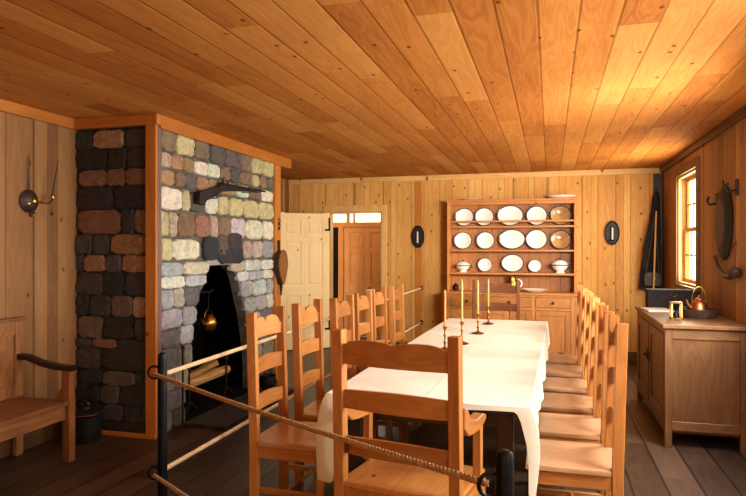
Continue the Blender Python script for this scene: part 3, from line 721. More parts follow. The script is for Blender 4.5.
# cloth
def cloth():
    bm = bm_new(); e = .006; top = TZ+.006
    X0, X1, Y0, Y1 = TX0-e, TX1+e, TY0-e, TY1+e
    sm = lambda t: (lambda u: u*u*(3-2*u))(max(0, min(1, t)))
    def sdrop(y): return .235+.215*(1-sm((y-Y0-.01)/.07))
    def ndrop(x):
        r = 1-sm((X1-x)/.075); l = 1-sm((x-X0-.04)/.09)
        return .028+.005*math.sin(x*9)+.42*max(r, l)
    def P(x, y, depth, ox, oy):
        f = .010*math.sin(y*8+x*3)+.007*math.sin(y*21+1)+.006*math.sin(x*24)
        k = min(1, depth/.03)*.005+depth/.25*(.016+f)
        X, Y = x+ox*k, y+oy*k*(.55 if oy < 0 else 1)
        for cx, cy, dx, dy, amp in ((X1, Y0, 1, -.2, .036), (X0, Y0, -1, -.15, .032)):
            d = math.hypot(x-cx, y-cy)
            if d < .2:
                g = (1-sm(d/.2))*math.sin(PI*min(1, depth/.46)**.75)*amp
                X += dx*g; Y += dy*g
        return (X, Y, top-depth+(.0012*math.sin(x*13+y*3)*math.sin(y*5) if depth == 0 else 0))
    def grid(fn, us, vs):
        g = [[bm.verts.new(fn(u, v)) for u in us] for v in vs]
        for a, b in zip(g, g[1:]):
            for k in range(len(a)-1): bm.faces.new((a[k], a[k+1], b[k+1], b[k]))
    xs = sorted(set([X0+(X1-X0)*k/30 for k in range(31)]+[X0+.02, X0+.05, X0+.08, X1-.015, X1-.045, X1-.06, X1-.08]))
    ys = sorted(set([Y0+(Y1-Y0)*k/90 for k in range(91)]+[Y0+.012, Y0+.06, Y0+.09]))
    ds = [0, .06, .14, .25, .38, .5, .63, .76, .88, 1]
    grid(lambda x, y: P(x, y, 0, 0, 0), xs, ys)
    grid(lambda y, d: P(X1, y, d*sdrop(y), 1, 0), ys, ds)
    grid(lambda y, d: P(X0, y, d*sdrop(y), -1, 0), ys, ds)
    def near(x, d):
        x = X1 if abs(x-X1) < 1e-5 else (X0 if abs(x-X0) < 1e-5 else x)
        # blend depth at the corners so both panels meet
        return P(x, Y0, d*(sdrop(Y0) if x in (X0, X1) else ndrop(x)), 1 if x == X1 else (-1 if x == X0 else 0), 0 if x in (X0, X1) else -1)
    grid(near, xs, ds)
    def far(x, d):
        x = X1 if abs(x-X1) < 1e-5 else (X0 if abs(x-X0) < 1e-5 else x)
        return P(x, Y1, d*sdrop(Y1), 1 if x == X1 else (-1 if x == X0 else 0), 0 if x in (X0, X1) else 1)
    grid(far, xs, ds)
    bmesh.ops.remove_doubles(bm, verts=bm.verts[:], dist=.0008)
    bmesh.ops.recalc_face_normals(bm, faces=bm.faces[:])
    for v in bm.verts: v.co -= Vector(((TX0+TX1)/2, (TY0+TY1)/2, 0))
    return bm
co = obj('tablecloth', cloth(), M['cloth'], None, True, ((TX0+TX1)/2+.03, (TY0+TY1)/2, 0)); co.rotation_euler = (0, 0, math.radians(-1.0))
for p in co.data.polygons: p.use_smooth = True
tag(co, 'white linen tablecloth draped over the long dining table', 'tablecloth')

# candlesticks and candles
CT = TZ+.0105
def candlestick(label, loc, hs):
    t = thing('candlestick', label, 'candlestick', loc, 0, 'candlesticks down the middle of the table')
    b = bm_new(); add_lathe(b, [(0, 0), (.052, 0), (.056, .006), (.046, .010), (.022, .014), (.012, .022), (0, .022)], 24); obj('base', b, M['brass_old'], t, True)
    b = bm_new(); k = hs/.17; add_lathe(b, [(0, .021), (.009, .021), (.007, .045*k), (.013, .055*k), (.007, .065*k), (.006, .095*k), (.013, .105*k), (.007, .115*k), (.006, .145*k), (.013, .152*k), (.014, hs), (.0105, hs), (.0105, hs-.01), (0, hs-.01)], 16); obj('stem', b, M['brass_old'], t, True)
    b = bm_new(); add_lathe(b, [(.014, hs-.004), (.019, hs-.001), (.014, hs+.002)], 16); obj('drip_rim', b, M['brass_old'], t, True)
    return t
cs = [(-.74, 4.476, 1.197, 'first from the camera'), (-.66, 4.80, 1.26, 'second from the camera'), (-.605, 5.42, 1.225, 'third from the camera'), (-.585, 6.15, 1.20, 'last and nearest the dresser')]
for x, y, zt, w_ in cs:
    candlestick('slim brass candlestick on the white tablecloth, '+w_, (x, y, CT), .17)
    b = bm_new(); h0 = CT+.161; add_lathe(b, [(0, 0), (.0095, 0), (.0085, (zt-h0)*.9), (.006, zt-h0), (.0015, zt-h0+.002), (.001, zt-h0+.012), (0, zt-h0+.012)], 12)
    tag(obj('taper_candle', b, M['candle'], None, True, (x, y, h0)), 'tall honey coloured taper candle in the candlestick that is '+w_, 'candle', 'taper candles on the table')

# ------------------------------------------------------------------ dresser (hutch)
dr = thing('dresser', 'tall open-shelved pine dresser filled with white plates against the back wall', 'dresser', (-.52, 8.56, 0))
x0, x1 = -.86, .86; yf, yk = -.04, .265       # upper part front/back in local y
part('side_panel', M['dressZ'], dr, (x0, x0+.035, yf, yk, .92, 2.17)); part('side_panel', M['dressZ'], dr, (x1-.035, x1, yf, yk, .92, 2.17))
part('back_panel', wood('dresser_back', [(206, 140, 78), (188, 118, 58), (146, 86, 40)], 'Z', 'X', .14, 0, .5, .5, .5, .4, .5, .006), dr, (x0+.035, x1-.035, yk-.018, yk, .92, 2.15), bev=0)
part('top_board', M['dressX'], dr, (x0-.01, x1+.01, yf-.012, yk, 2.15, 2.175))
for z in (1.79, 1.465, 1.15):
    part('shelf', M['dressX'], dr, (x0+.0355, x1-.0355, yf+.003, yk-.0185, z, z+.025))
part('plate_rail', M['dressX'], dr, (x0+.0355, x1-.0355, yf+.003, yf+.014, 1.865, 1.890))
part('face_rail', M['dressX'], dr, (x0+.0355, x1-.0355, yf-.003, yf+.012, 2.105, 2.1495))
ly, lk = -.22, .265
part('counter', M['dressX'], dr, (x0-.025, x1+.025, ly-.02, lk, .895, .9195))
part('carcass', M['dressZ'], dr, (x0, x0+.03, ly, lk, .0, .894), (x1-.03, x1, ly, lk, 0, .894), (x0+.03, x1-.03, lk-.02, lk, .06, .894), (x0+.03, x1-.03, ly+.03, lk-.02, .08, .10))
fr = bm_new()
cols = [x0+.03, -.31, .31, x1-.03]
for q in (x0+.03, -.31-.025, .31-.025, x1-.08): add_box(fr, q, q+.05, ly, ly+.022, .0, .894, .002)
for (a, b_) in ((x0+.08, -.335), (-.285, .285), (.335, x1-.08)):
    for z0, z1 in ((.865, .894), (.695, .73), (.03, .11)): add_box(fr, a, b_, ly+.001, ly+.021, z0, z1, .002)
obj('face_frame', fr, M['dressZ'], dr)
for (a, b_) in ((x0+.08, -.335), (-.285, .285), (.335, x1-.08)):
    dd = part('drawer', M['dressX'], dr, (a+.004, b_-.004, ly-.008, ly+.018, .734, .861))
    k = bm_new(); m_ = (a+b_)/2; add_lathe(k, [(0, 0), (.008, 0), (.008, -.012), (.019, -.02), (.015, -.03), (0, -.033)], 14, (m_, ly-.008, .797), 'Y'); obj('knob', k, M['darkX'], dd, True)
    n = 2 if (b_-a) > .5 else 1
    for j in range(n):
        A = a+(b_-a)*j/n+.004; B = a+(b_-a)*(j+1)/n-.004
        fb = bm_new(); s = .065
        add_box(fb, A, A+s, ly-.006, ly+.016, .114, .691, .002); add_box(fb, B-s, B, ly-.006, ly+.016, .114, .691, .002)
        add_box(fb, A+s, B-s, ly-.006, ly+.016, .114, .114+s, .002); add_box(fb, A+s, B-s, ly-.006, ly+.016, .691-s, .691, .002); add_box(fb, A+s, B-s, ly+.004, ly+.012, .114+s, .691-s)
        do = obj('door', fb, M['dressZ'], dr)
        k = bm_new(); kx = (B-.03 if (j == 0 and n == 2) or (n == 1 and a < 0) else A+.03); add_lathe(k, [(0, 0), (.007, 0), (.007, -.012), (.016, -.018), (.012, -.027), (0, -.03)], 14, (kx, ly-.006, .50), 'Y'); obj('knob', k, M['darkX'], do, True)
# crockery
SX = -.52; 
def plate_bm(rx, rz):
    b = bm_new(); add_lathe(b, [(0, .004), (.55, .004), (.66, -.004), (.93, -.016), (.93, -.012), (.66, .004), (.55, .010), (0, .010)], 36)
    for v in b.verts: v.co = Vector((v.co.x*rx, v.co.z, v.co.y*rz))
    return b
def rim_bm(rx, rz):
    b = bm_new(); add_lathe(b, [(.90, -.0146), (.93, -.0166), (1.0, -.0205), (1.0, -.016), (.93, -.0118)], 36)  # dark rim widened to stand for the shadow around each plate
    for v in b.verts: v.co = Vector((v.co.x*rx, v.co.z, v.co.y*rz))
    return b
def plate(label, x, z, rx, rz, y, group, mat='porcelain', tilt=-.14):
    t = thing('oval_platter' if rx > rz*1.1 else 'plate', label, 'platter' if rx > rz*1.1 else 'plate', (x, y, z), 0, group)
    obj('dish', plate_bm(rx, rz), M[mat], t, True); obj('rim', rim_bm(rx, rz), M['rim'], t, True)
    t.rotation_euler = (tilt, 0, 0)
    return t
G1, G2, G3 = 'plates behind the rail on the top shelf', 'plates on the middle shelf', 'crockery on the lowest shelf'
pos = ['leftmost', 'second from left', 'middle', 'fourth from left', 'rightmost']
zs = 1.815
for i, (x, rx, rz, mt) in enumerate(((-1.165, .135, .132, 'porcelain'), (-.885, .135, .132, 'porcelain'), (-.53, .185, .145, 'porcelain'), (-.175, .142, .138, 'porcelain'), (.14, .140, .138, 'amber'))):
    lab = ('amber plate' if mt == 'amber' else 'white plate' if i != 2 else 'white oval platter')+' with dark rim on the top shelf of the dresser, '+pos[i]
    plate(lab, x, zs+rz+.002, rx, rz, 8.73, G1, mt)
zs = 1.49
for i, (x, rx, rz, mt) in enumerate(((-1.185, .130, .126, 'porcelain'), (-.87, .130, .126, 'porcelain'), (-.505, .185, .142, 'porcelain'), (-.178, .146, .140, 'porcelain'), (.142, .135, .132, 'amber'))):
    lab = ('amber plate' if mt == 'amber' else 'white plate' if i != 2 else 'white oval platter')+' with dark rim on the middle shelf of the dresser, '+pos[i]
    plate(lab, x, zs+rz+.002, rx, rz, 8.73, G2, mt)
zs = 1.175
plate('small white plate propped on the lowest open shelf beside the left tureen', -.875, zs+.102, .103, .10, 8.73, G3)
plate('white oval platter propped in the middle of the lowest open shelf', -.50, zs+.128, .155, .126, 8.74, G3)
plate('smallest white plate propped on the lowest open shelf beside the right tureen', -.197, zs+.092, .093, .09, 8.73, G3)
def tureen(name, label, loc, s, cat='tureen'):
    t = thing(name, label, cat, loc, 0, G3)
    b = bm_new(); add_lathe(b, [(0, 0), (.055, 0), (.05, .012), (.04, .022), (.075, .05), (.10, .085), (.105, .105), (.098, .105), (0, .1)], 28, sx=s, sy=.75*s); 
    for v in b.verts: v.co.z *= s
    obj('bowl', b, M['porcelain'], t, True)
    b = bm_new(); add_lathe(b, [(.107, .1055), (.10, .115), (.06, .145), (.02, .157), (0, .158)], 28, sx=s, sy=.75*s)
    for v in b.verts: v.co.z *= s
    l = obj('lid', b, M['porcelain'], t, True)
    b = bm_new(); add_lathe(b, [(0, .157), (.008, .158), (.014, .17), (.010, .183), (0, .186)], 14)
    for v in b.verts: v.co.z *= s
    obj('finial', b, M['rim'], l, True)
    for q in (-1, 1):
        b = bm_new(); pts = [(q*.085*s, 0, .095*s), (q*.125*s, 0, .10*s), (q*.135*s, 0, .075*s), (q*.088*s, 0, .07*s)]; add_tube(b, pts, .007, 8); obj('handle', b, M['rim'], t, True)
    b = bm_new(); add_lathe(b, [(.1055, .09), (.108, .096), (.1075, .104)], 28, sx=s, sy=.75*s)
    for v in b.verts: v.co.z *= s
    obj('band', b, M['rim'], t, True)
    return t
tureen('tureen', 'small white covered tureen with dark band at left of the lowest open shelf', (-1.175, 8.66, 1.1752), .95)
tureen('tureen', 'round white covered tureen at right of the lowest open shelf', (.13, 8.66, 1.1752), 1.12)
def flat_dish(name, label, loc, rx, ry, h, cat, group=None):
    t = thing(name, label, cat, loc, 0, group)
    b = bm_new(); add_lathe(b, [(0, .0), (.5, 0), (.8, h*.5), (.96, h*.9), (.96, h*.96), (.78, h*.62), (.45, .008), (0, .008)], 32, sx=rx, sy=ry); obj('dish', b, M['porcelain'], t, True)
    b = bm_new(); add_lathe(b, [(.96, h*.9), (1, h*.96), (1, h), (.96, h*.965)], 32, sx=rx, sy=ry); obj('rim', b, M['porcelain'], t, True)
    return t
flat_dish('serving_dish', 'flat white dish lying on top of the dresser at its left', (-1.06, 8.67, 2.1755), .15, .12, .022, 'dish')
flat_dish('serving_bowl', 'wide white bowl on top of the dresser at its right', (.14, 8.68, 2.1755), .20, .13, .045, 'bowl')
flat_dish('serving_dish', 'wide white dish with a dark rim on the dresser counter at right', (-.20, 8.58, .9201), .17, .14, .04, 'dish')
jg = thing('stoneware_jug', 'small brown and cream jug on the dresser counter behind the far armchair', 'jug', (-.50, 8.62, .92))
b = bm_new(); add_lathe(b, [(0, 0), (.045, 0), (.062, .04), (.06, .09), (.04, .13), (.045, .16), (.038, .158), (.03, .12), (0, .1)], 22); obj('body', b, M['brass_old'], jg, True)
b = bm_new(); add_torus(b, .04, .008, (.06, 0, .085), 'Y', 12, 8, -PI/2, PI/2); obj('handle', b, M['porcelain'], jg, True); jg.scale = (1.3, 1.3, 1.3)
cup = thing('dark_pot', 'small dark pot at the left of the dresser counter', 'pot', (-1.27, 8.6, .92))
b = bm_new(); add_lathe(b, [(0, 0), (.035, 0), (.045, .03), (.04, .07), (.03, .08), (0, .08)], 18); obj('body', b, M['iron2'], cup, True)
b = bm_new(); add_lathe(b, [(.031, .0801), (.02, .092), (.006, .097), (.008, .108), (0, .112)], 18); obj('lid', b, M['iron2'], cup, True)

# ------------------------------------------------------------------ oval wall sconces on the back wall
for x, z, w_ in ((-1.85, 1.68, 'between the doorway and the dresser'), (.80, 1.715, 'right of the dresser')):
    s = thing('oval_sconce', 'dark oval candle sconce on the back wall, '+w_, 'sconce', (x, YB-.018, z), 0, 'oval sconces on the back wall')
    b = bm_new(); add_lathe(b, [(0, -.002), (.85, -.004), (.95, -.02), (1.0, -.02), (.99, .0), (0, 0)], 36)
    for v in b.verts: v.co = Vector((v.co.x*.095, v.co.z, v.co.y*.165))
    obj('backplate', b, M['gun'], s, True)
    b = bm_new(); add_lathe(b, [(0, -.105), (.035, -.105), (.04, -.09), (.036, -.092), (0, -.1)], 20, (0, -.045, 0)); obj('drip_pan', b, M['gun'], s, True)
for x, z, w_ in ((-1.85, 1.68, 'left of the dresser'), (.80, 1.715, 'right of the dresser')):
    b = bm_new(); add_lathe(b, [(0, 0), (.012, 0), (.011, .165), (.002, .17), (.001, .18), (0, .18)], 12)
    tag(obj('candle', b, M['wax_white'], None, True, (x, YB-.063, z-.0985)), 'short white candle standing in the oval sconce '+w_, 'candle', 'candles in the oval sconces')

# ------------------------------------------------------------------ brass sconce on the left wall
s = thing('brass_sconce', 'round dark brass wall sconce with a side arm on the left wall', 'sconce', (XL+.003, 3.74, 1.86))
b = bm_new(); add_lathe(b, [(0, .0), (.085, 0), (.088, .008), (.075, .02), (.045, .045), (0, .055)], 30, (0, 0, 0), 'X'); obj('backplate', b, M['leather'], s, True)
b = bm_new(); add_lathe(b, [(0, .05), (.022, .052), (.018, .07), (0, .078)], 16, (0, 0, .0), 'X'); add_lathe(b, [(0, .04), (.016, .045), (0, .06)], 14, (0, -.035, -.02), 'X'); obj('boss', b, M['brass'], s, True)
b = bm_new(); add_tube(b, [(.06, .0, 0), (.09, .06, -.01), (.09, .10, -.01), (.08, .15, .02)], .007, 8); add_lathe(b, [(.0, 0), (.014, .004), (.02, .02), (.016, .035), (0, .03)], 14, (.08, .15, .02)); obj('arm', b, M['brass'], s, True)
b = bm_new(); add_tube(b, [(.085, .135, -.05), (.085, .135, -.10)], .005, 6); add_lathe(b, [(0, -.018), (.012, 0), (0, .018)], 10, (.085, .135, -.09)); add_tube(b, [(.085, .12, -.075), (.085, .15, -.075)], .004, 6); add_tube(b, [(.085, .135, -.005), (.085, .135, -.05)], .003, 6); obj('drop_finial', b, M['brass_old'], s, True)
b = bm_new(); add_lathe(b, [(0, -.12), (.014, -.115), (.018, -.095), (.01, -.085), (0, -.08)], 14, (.03, .02, 0)); obj('lower_cup', b, M['brass'], s, True)
b = bm_new(); add_tube(b, [(0, 0, 0), (.0, .055, .27)], [.007, .003], 8)
tag(obj('taper_candle', b, M['darkZ'], None, True, (XL+.083, 3.89, 1.92)), 'thin dark taper leaning to the right in the brass wall sconce', 'candle')
b = bm_new(); add_tube(b, [(0, 0, 0), (.0, .0, .26)], [.006, .003], 8)
tag(obj('taper_candle', b, M['darkZ'], None, True, (XL+.02, 3.73, 1.945)), 'thin dark upright taper rising behind the round brass sconce plate', 'candle')

# ------------------------------------------------------------------ settle at the left wall
bt = thing('wooden_settle', 'brown wooden settle bench with panelled back along the left wall', 'settle', (-3.51, 2.82, 0))
X0_, X1_ = -.235, .235; YE = .80; YS = -1.0   # wall side, front side, far end, near end
part('seat', M['benchY'], bt, (X0_+.04, X1_+.02, YS, YE-.035, .40, .43))
part('front_rail', M['benchY'], bt, (X1_-.03, X1_, YS+.06, YE-.06, .30, .399))
for y in (YE-.06, YS):
    part('front_post', M['benchZ'], bt, (X1_-.03, X1_+.03, y, y+.06, 0, .64))
    part('rear_leg', M['benchZ'], bt, (X0_, X0_+.04, y, y+.06, 0, .398))
    b = bm_new(); add_prism(b, [(X0_+.04, .70), (X0_+.12, .70), (.0, .665), (.14, .641), (X1_+.05, .641), (X1_+.06, .66), (X1_+.03, .675), (.14, .68), (.0, .70), (X0_+.12, .735), (X0_+.04, .74)], 'Y', y+.0, y+.055); obj('armrest', b, M['darkX'], bt)
    b = bm_new(); add_prism(b, [(X1_-.06, .431), (X1_-.031, .431), (X1_-.031, .64), (X1_-.045, .64), (X1_-.045, .52), (X1_-.10, .445), (X1_-.10, .431)], 'Y', y+.01, y+.045); obj('arm_bracket', b, M['benchZ'], bt)
b = bm_new()
add_box(b, X0_, X0_+.04, YE-.07, YE, .431, .98, .003); add_box(b, X0_, X0_+.04, YS, YS+.07, .431, .98, .003); add_box(b, X0_, X0_+.04, YS+.07, YE-.07, .88, .98, .003); add_box(b, X0_, X0_+.04, YS+.07, YE-.07, .431, .52, .003)
for q in (YS+.6, YS+1.2): add_box(b, X0_, X0_+.038, q, q+.07, .52, .88, .003)
add_box(b, X0_+.01, X0_+.025, YS+.07, YE-.07, .52, .88)
obj('back_panel', b, M['benchZ'], bt)
part('cap_rail', M['benchY'], bt, (X0_-.005, X0_+.06, YS-.01, YE+.01, .981, 1.005))
# coal scuttle
cl = thing('coal_scuttle', 'black iron coal bucket with copper glints between bench and chimney', 'bucket', (-3.50, 4.01, 0))
b = bm_new(); add_lathe(b, [(0, 0), (.10, 0), (.115, .04), (.125, .20), (.12, .205), (.11, .05), (0, .03)], 26); obj('body', b, M['iron2'], cl, True)
b = bm_new(); add_lathe(b, [(.127, .2), (.132, .207), (.127, .214), (.122, .207)], 26); obj('rim', b, M['iron'], cl, True)
b = bm_new(); add_torus(b, .12, .005, (0, 0, .2), 'Y', 18, 6, .35, PI-.35); obj('handle', b, M['iron'], cl)
cp = thing('copper_kettle', 'small copper kettle glinting on top of the black coal bucket', 'kettle', (-3.50, 4.01, .2105))
b = bm_new(); add_lathe(b, [(0, 0), (.124, 0), (.12, .012), (.05, .04), (.045, .06), (0, .07)], 22); obj('body', b, M['iron2'], cp, True)
b = bm_new(); add_torus(b, .03, .006, (0, 0, .072), 'Y', 16, 8, 0, PI); obj('handle', b, M['copper'], cp, True)
b = bm_new(); add_lathe(b, [(.1245, .001), (.13, .006), (.1245, .012)], 24); obj('copper_band', b, M['copper'], cp, True)

# ------------------------------------------------------------------ cabinet at right wall
cb = thing('side_cabinet', 'low panelled wooden cabinet under the window on the right', 'cabinet', (1.12, 5.85, 0))
cx0, cx1, cy0, cy1, ct = -.285, .275, -.77, .77, .90
part('top_board', M['cabY'], cb, (cx0-.02, cx1+.015, cy0-.025, cy1+.02, ct, ct+.03), bev=.005)
b = bm_new()
for x in (cx0, cx1-.05):
    for y in (cy0, cy1-.05): add_box(b, x, x+.05, y, y+.05, 0, ct-.001, .003)
obj('corner_posts', b, M['cabZ'], cb) if False else b.free()
for x in (cx0, cx1-.05):
    for y in (cy0, cy1-.05): part('leg', M['cabZ'], cb, (x, x+.05, y, y+.05, 0, ct-.001))
part('end_panel', M['cabZ'], cb, (cx0+.05, cx1-.05, cy0+.014, cy0+.03, .2, ct-.08))
part('end_rail', M['cabX'], cb, (cx0+.05, cx1-.05, cy0+.004, cy0+.03, ct-.08, ct-.001)); part('end_rail', M['cabX'], cb, (cx0+.05, cx1-.05, cy0+.004, cy0+.03, .13, .2))
part('carcass', M['cabY'], cb, (cx0+.004, cx0+.02, cy0+.05, cy1-.05, .1, .16), (cx0+.004, cx0+.02, cy0+.05, cy1-.05, ct-.05, ct-.001), (cx0+.004, cx0+.02, -.025, .025, .16, ct-.05), (cx1-.02, cx1, cy0+.05, cy1-.05, .1, ct-.001), (cx0+.05, cx1-.05, cy1-.03, cy1-.01, .1, ct-.001), (cx0+.03, cx1-.02, cy0+.05, cy1-.05, .1, .12))
for a, b_ in ((cy0+.053, -.028), (.028, cy1-.053)):
    fb = bm_new(); s = .075; z0, z1 = .163, ct-.053
    add_box(fb, cx0-.004, cx0+.022, a, a+s, z0, z1, .003); add_box(fb, cx0-.004, cx0+.022, b_-s, b_, z0, z1, .003)
    add_box(fb, cx0-.004, cx0+.022, a+s, b_-s, z0, z0+s, .003); add_box(fb, cx0-.004, cx0+.022, a+s, b_-s, z1-s, z1, .003); add_box(fb, cx0+.008, cx0+.016, a+s, b_-s, z0+s, z1-s)
    do = obj('door', fb, M['cabZ'], cb)
    k = bm_new(); ky = b_-.035 if a < -.1 else a+.035
    add_box(k, cx0-.012, cx0-.004, ky-.012, ky+.012, .52, .62, .002); add_lathe(k, [(0, 0), (.006, 0), (.012, -.02), (0, -.025)], 10, (cx0-.012, ky, .57), 'X'); obj('latch', k, M['iron2'], do)
CTZ = ct+.0302
# paper
b = bm_new(); add_box(b, -.11, .11, -.16, .16, 0, .012, .001); po = obj('paper_stack', b, M['paper'], None, False, (.955, 6.22, CTZ)); po.rotation_euler = (0, 0, .1)
tag(po, 'stack of white paper at the far end of the cabinet top', 'paper')
# dark wooden chest
bx = thing('dark_chest', 'long low black box standing on the far end of the cabinet', 'box', (1.13, 6.50, CTZ))
part('body', M['coat'], bx, (-.225, .225, -.09, .09, 0, .15)); part('lid', M['coat'], bx, (-.23, .23, -.095, .095, .151, .18))
b = bm_new(); add_torus(b, .025, .005, (0, -.1, .14), 'Y', 12, 6, PI, 2*PI); obj('clasp', b, M['brass_old'], bx)
# dark basket + copper kettle near window
bk = thing('dark_tray', 'round dark wicker tray under the copper kettle on the cabinet', 'tray', (1.19, 5.66, CTZ))
b = bm_new(); add_lathe(b, [(0, 0), (.13, 0), (.145, .04), (.148, .07), (.14, .07), (.125, .012), (0, .01)], 28)
obj('body', b, M['leather'], bk, True)
b = bm_new(); add_torus(b, .145, .006, (0, 0, .07), 'Z', 28, 6); obj('rim', b, M['darkX'], bk, True)
ck = thing('copper_kettle', 'shiny copper kettle with a hoop handle on the cabinet under the window', 'kettle', (1.19, 5.66, CTZ+.0105))
b = bm_new(); add_lathe(b, [(0, 0), (.075, 0), (.095, .03), (.098, .075), (.08, .125), (.045, .155), (.045, .165), (.02, .175), (0, .177)], 28); obj('body', b, M['copper'], ck, True)
b = bm_new(); add_lathe(b, [(0, .176), (.012, .18), (.015, .192), (0, .2)], 12); obj('lid_knob', b, M['brass'], ck, True)
b = bm_new(); add_tube(b, [(-.075, -.02, .07), (-.12, -.03, .11), (-.14, -.035, .155)], [.022, .014, .009], 10); obj('spout', b, M['copper'], ck, True)
b = bm_new(); add_torus(b, .072, .0055, (0, 0, .155), 'Y', 20, 8, -.2, PI+.2)
for v in b.verts: v.co.z = .155+(v.co.z-.155)*1.7
obj('hoop_handle', b, M['brass_old'], ck, True); ck.scale = (.72, .72, .88)
# hourglass style lantern
hg = thing('hourglass', 'small wooden framed hourglass at the front of the cabinet top', 'hourglass', (.99, 5.52, CTZ))
for z in (0, .126): part('end_plate', M['brass_old'], hg, (-.045, .045, -.045, .045, z, z+.012))
for sx in (-1, 1):
    for sy in (-1, 1):
        part('post', M['paleZ'], hg, (sx*.036-.006, sx*.036+.006, sy*.036-.006, sy*.036+.006, .0125, .1255), bev=.001)
b = bm_new(); add_lathe(b, [(0, .013), (.026, .014), (.027, .035), (.005, .069), (.027, .103), (.026, .124), (0, .125)], 18); obj('glass_bulb', b, M['iron'], hg, True)
# coats + musket/pole in the corner
ct_ = thing('hanging_coat', 'dark coat hanging in the far right corner behind the cabinet', 'coat', (1.30, 8.70, 0))
b = bm_new()
ringsv = []
for z, hw_, hd, ox in ((2.24, .02, .02, .03), (2.18, .045, .04, .03), (2.0, .055, .05, .02), (1.75, .075, .055, .01), (1.5, .10, .07, -.01), (1.2, .12, .08, -.04), (.98, .135, .08, -.05)):
    ringsv.append([b.verts.new((ox+hw_*(1+.10*math.sin(5*q+z*3))*math.cos(q), hd*(1+.12*math.sin(7*q))*math.sin(q), z)) for q in [2*PI*k/20 for k in range(20)]])
for A, B in zip(ringsv, ringsv[1:]):
    for k in range(20): b.faces.new((A[k], A[(k+1) % 20], B[(k+1) % 20], B[k]))
b.faces.new(ringsv[0]); b.faces.new(ringsv[-1][::-1]); bmesh.ops.recalc_face_normals(b, faces=b.faces[:])
obj('body', b, M['coat'], ct_, True)
b = bm_new(); add_tube(b, [(-.03, -.05, 1.86), (-.10, -.08, 1.5), (-.125, -.09, 1.24)], [.035, .04, .035], 10); obj('sleeve', b, M['coat'], ct_, True)
b = bm_new(); add_tube(b, [(.03, .11, 2.25), (.03, .0, 2.25), (.03, -.01, 2.28)], .008, 8); obj('peg', b, M['darkX'], ct_)
b = bm_new(); add_tube(b, [(0, 0, 0), (.08, .12, 1.98)], [.013, .010], 8)
tag(obj('wooden_pole', b, M['paleZ'], None, True, (1.22, 8.40, 0)), 'pale wooden pole leaning into the far right corner before the coat', 'pole')
bg = thing('leather_satchel', 'brown leather satchel hanging low on the coat in the far right corner', 'satchel', (1.26, 8.56, 1.03))
b = bm_new(); add_prism(b, [(-.09, .0), (.09, .0), (.10, .13), (.06, .17), (-.06, .17), (-.10, .13)], 'Y', -.035, .02); bmesh.ops.bevel(b, geom=b.edges[:], offset=.01, segments=2, affect='EDGES'); obj('bag', b, M['leather'], bg)
b = bm_new(); add_tube(b, [(-.08, -.01, .15), (-.02, .01, .5), (.03, .02, .9)], .006, 6); add_tube(b, [(.08, -.01, .15), (.06, .01, .5), (.03, .02, .9)], .006, 6); obj('strap', b, M['leather'], bg)
b = bm_new(); add_lathe(b, [(0, 0), (.013, -.003), (0, -.008)], 12, (.03, -.035, .09), 'Y'); obj('buckle', b, M['brass'], bg)

# dark oval panel with hooks + curved horn on the right wall
ov = thing('hanging_oval_shield', 'long dark oval wooden board hanging on the right wall beside the window', 'wall board', (XR-.004, 5.78, 1.72))
b = bm_new(); add_lathe(b, [(0, -.05), (.70, -.045), (.92, -.03), (1.0, -.012), (.96, 0), (0, 0)], 36, axis='X')
for v in b.verts: v.co.y *= .235; v.co.z *= .315
obj('board', b, M['gun'], ov, True)
b = bm_new(); add_lathe(b, [(0, -.0505), (.5, -.050), (.66, -.047)], 36, axis='X')
for v in b.verts: v.co.y *= .235; v.co.z *= .315
obj('worn_face', b, M['leather'], ov, True)
b = bm_new(); add_tube(b, [(-.01, 0, .30), (-.02, 0, .35), (-.01, 0, .355)], .008, 6); obj('ring', b, M['iron2'], ov)
for y, z, lab in ((6.03, 1.93, 'left dark iron wall bracket beside the oval board'), (5.44, 1.99, 'right dark iron wall bracket beside the oval board')):
    w = thing('iron_bracket', lab, 'bracket', (XR-.003, y, z), 0, 'iron brackets by the oval board')
    part('plate', M['iron2'], w, (-.012, 0, -.03, .03, -.07, .06)); b = bm_new(); add_tube(b, [(-.01, 0, -.03), (-.07, 0, -.04), (-.085, 0, .0), (-.07, .0, .03)], .011, 8); obj('hook', b, M['iron2'], w, True)
hn = thing('powder_horn', 'dark curved powder horn hanging under the oval board on the right wall', 'horn', (XR-.045, 5.57, 1.31))
pts = []; rr = []
for k in range(15):
    t = k/14; a = PI*1.08+t*PI*.62; pts.append((0, -.36*math.cos(a)*1.02, .17+.20*math.sin(a)+0.0)); rr.append(.012+.020*t)
b = bm_new(); add_tube(b, pts, rr, 12); obj('horn', b, M['horn'], hn, True)
e_ = pts[-1]
b = bm_new(); add_lathe(b, [(0, -.045), (.03, -.04), (.05, -.01), (.05, .015), (.03, .04), (0, .045)], 16, (0, e_[1]-.01, e_[2]-.0)); obj('end_cap', b, M['darkX'], hn, True)
s_ = pts[0]
b = bm_new(); add_lathe(b, [(0, -.02), (.018, -.01), (.018, .01), (0, .02)], 12, (0, s_[1], s_[2])); obj('tip', b, M['darkX'], hn, True)
b = bm_new(); add_tube(b, [(0, e_[1]+.02, e_[2]+.03), (.03, -.15, .25), (.035, .0, .20)], .004, 6); obj('cord', b, M['leather'], hn)

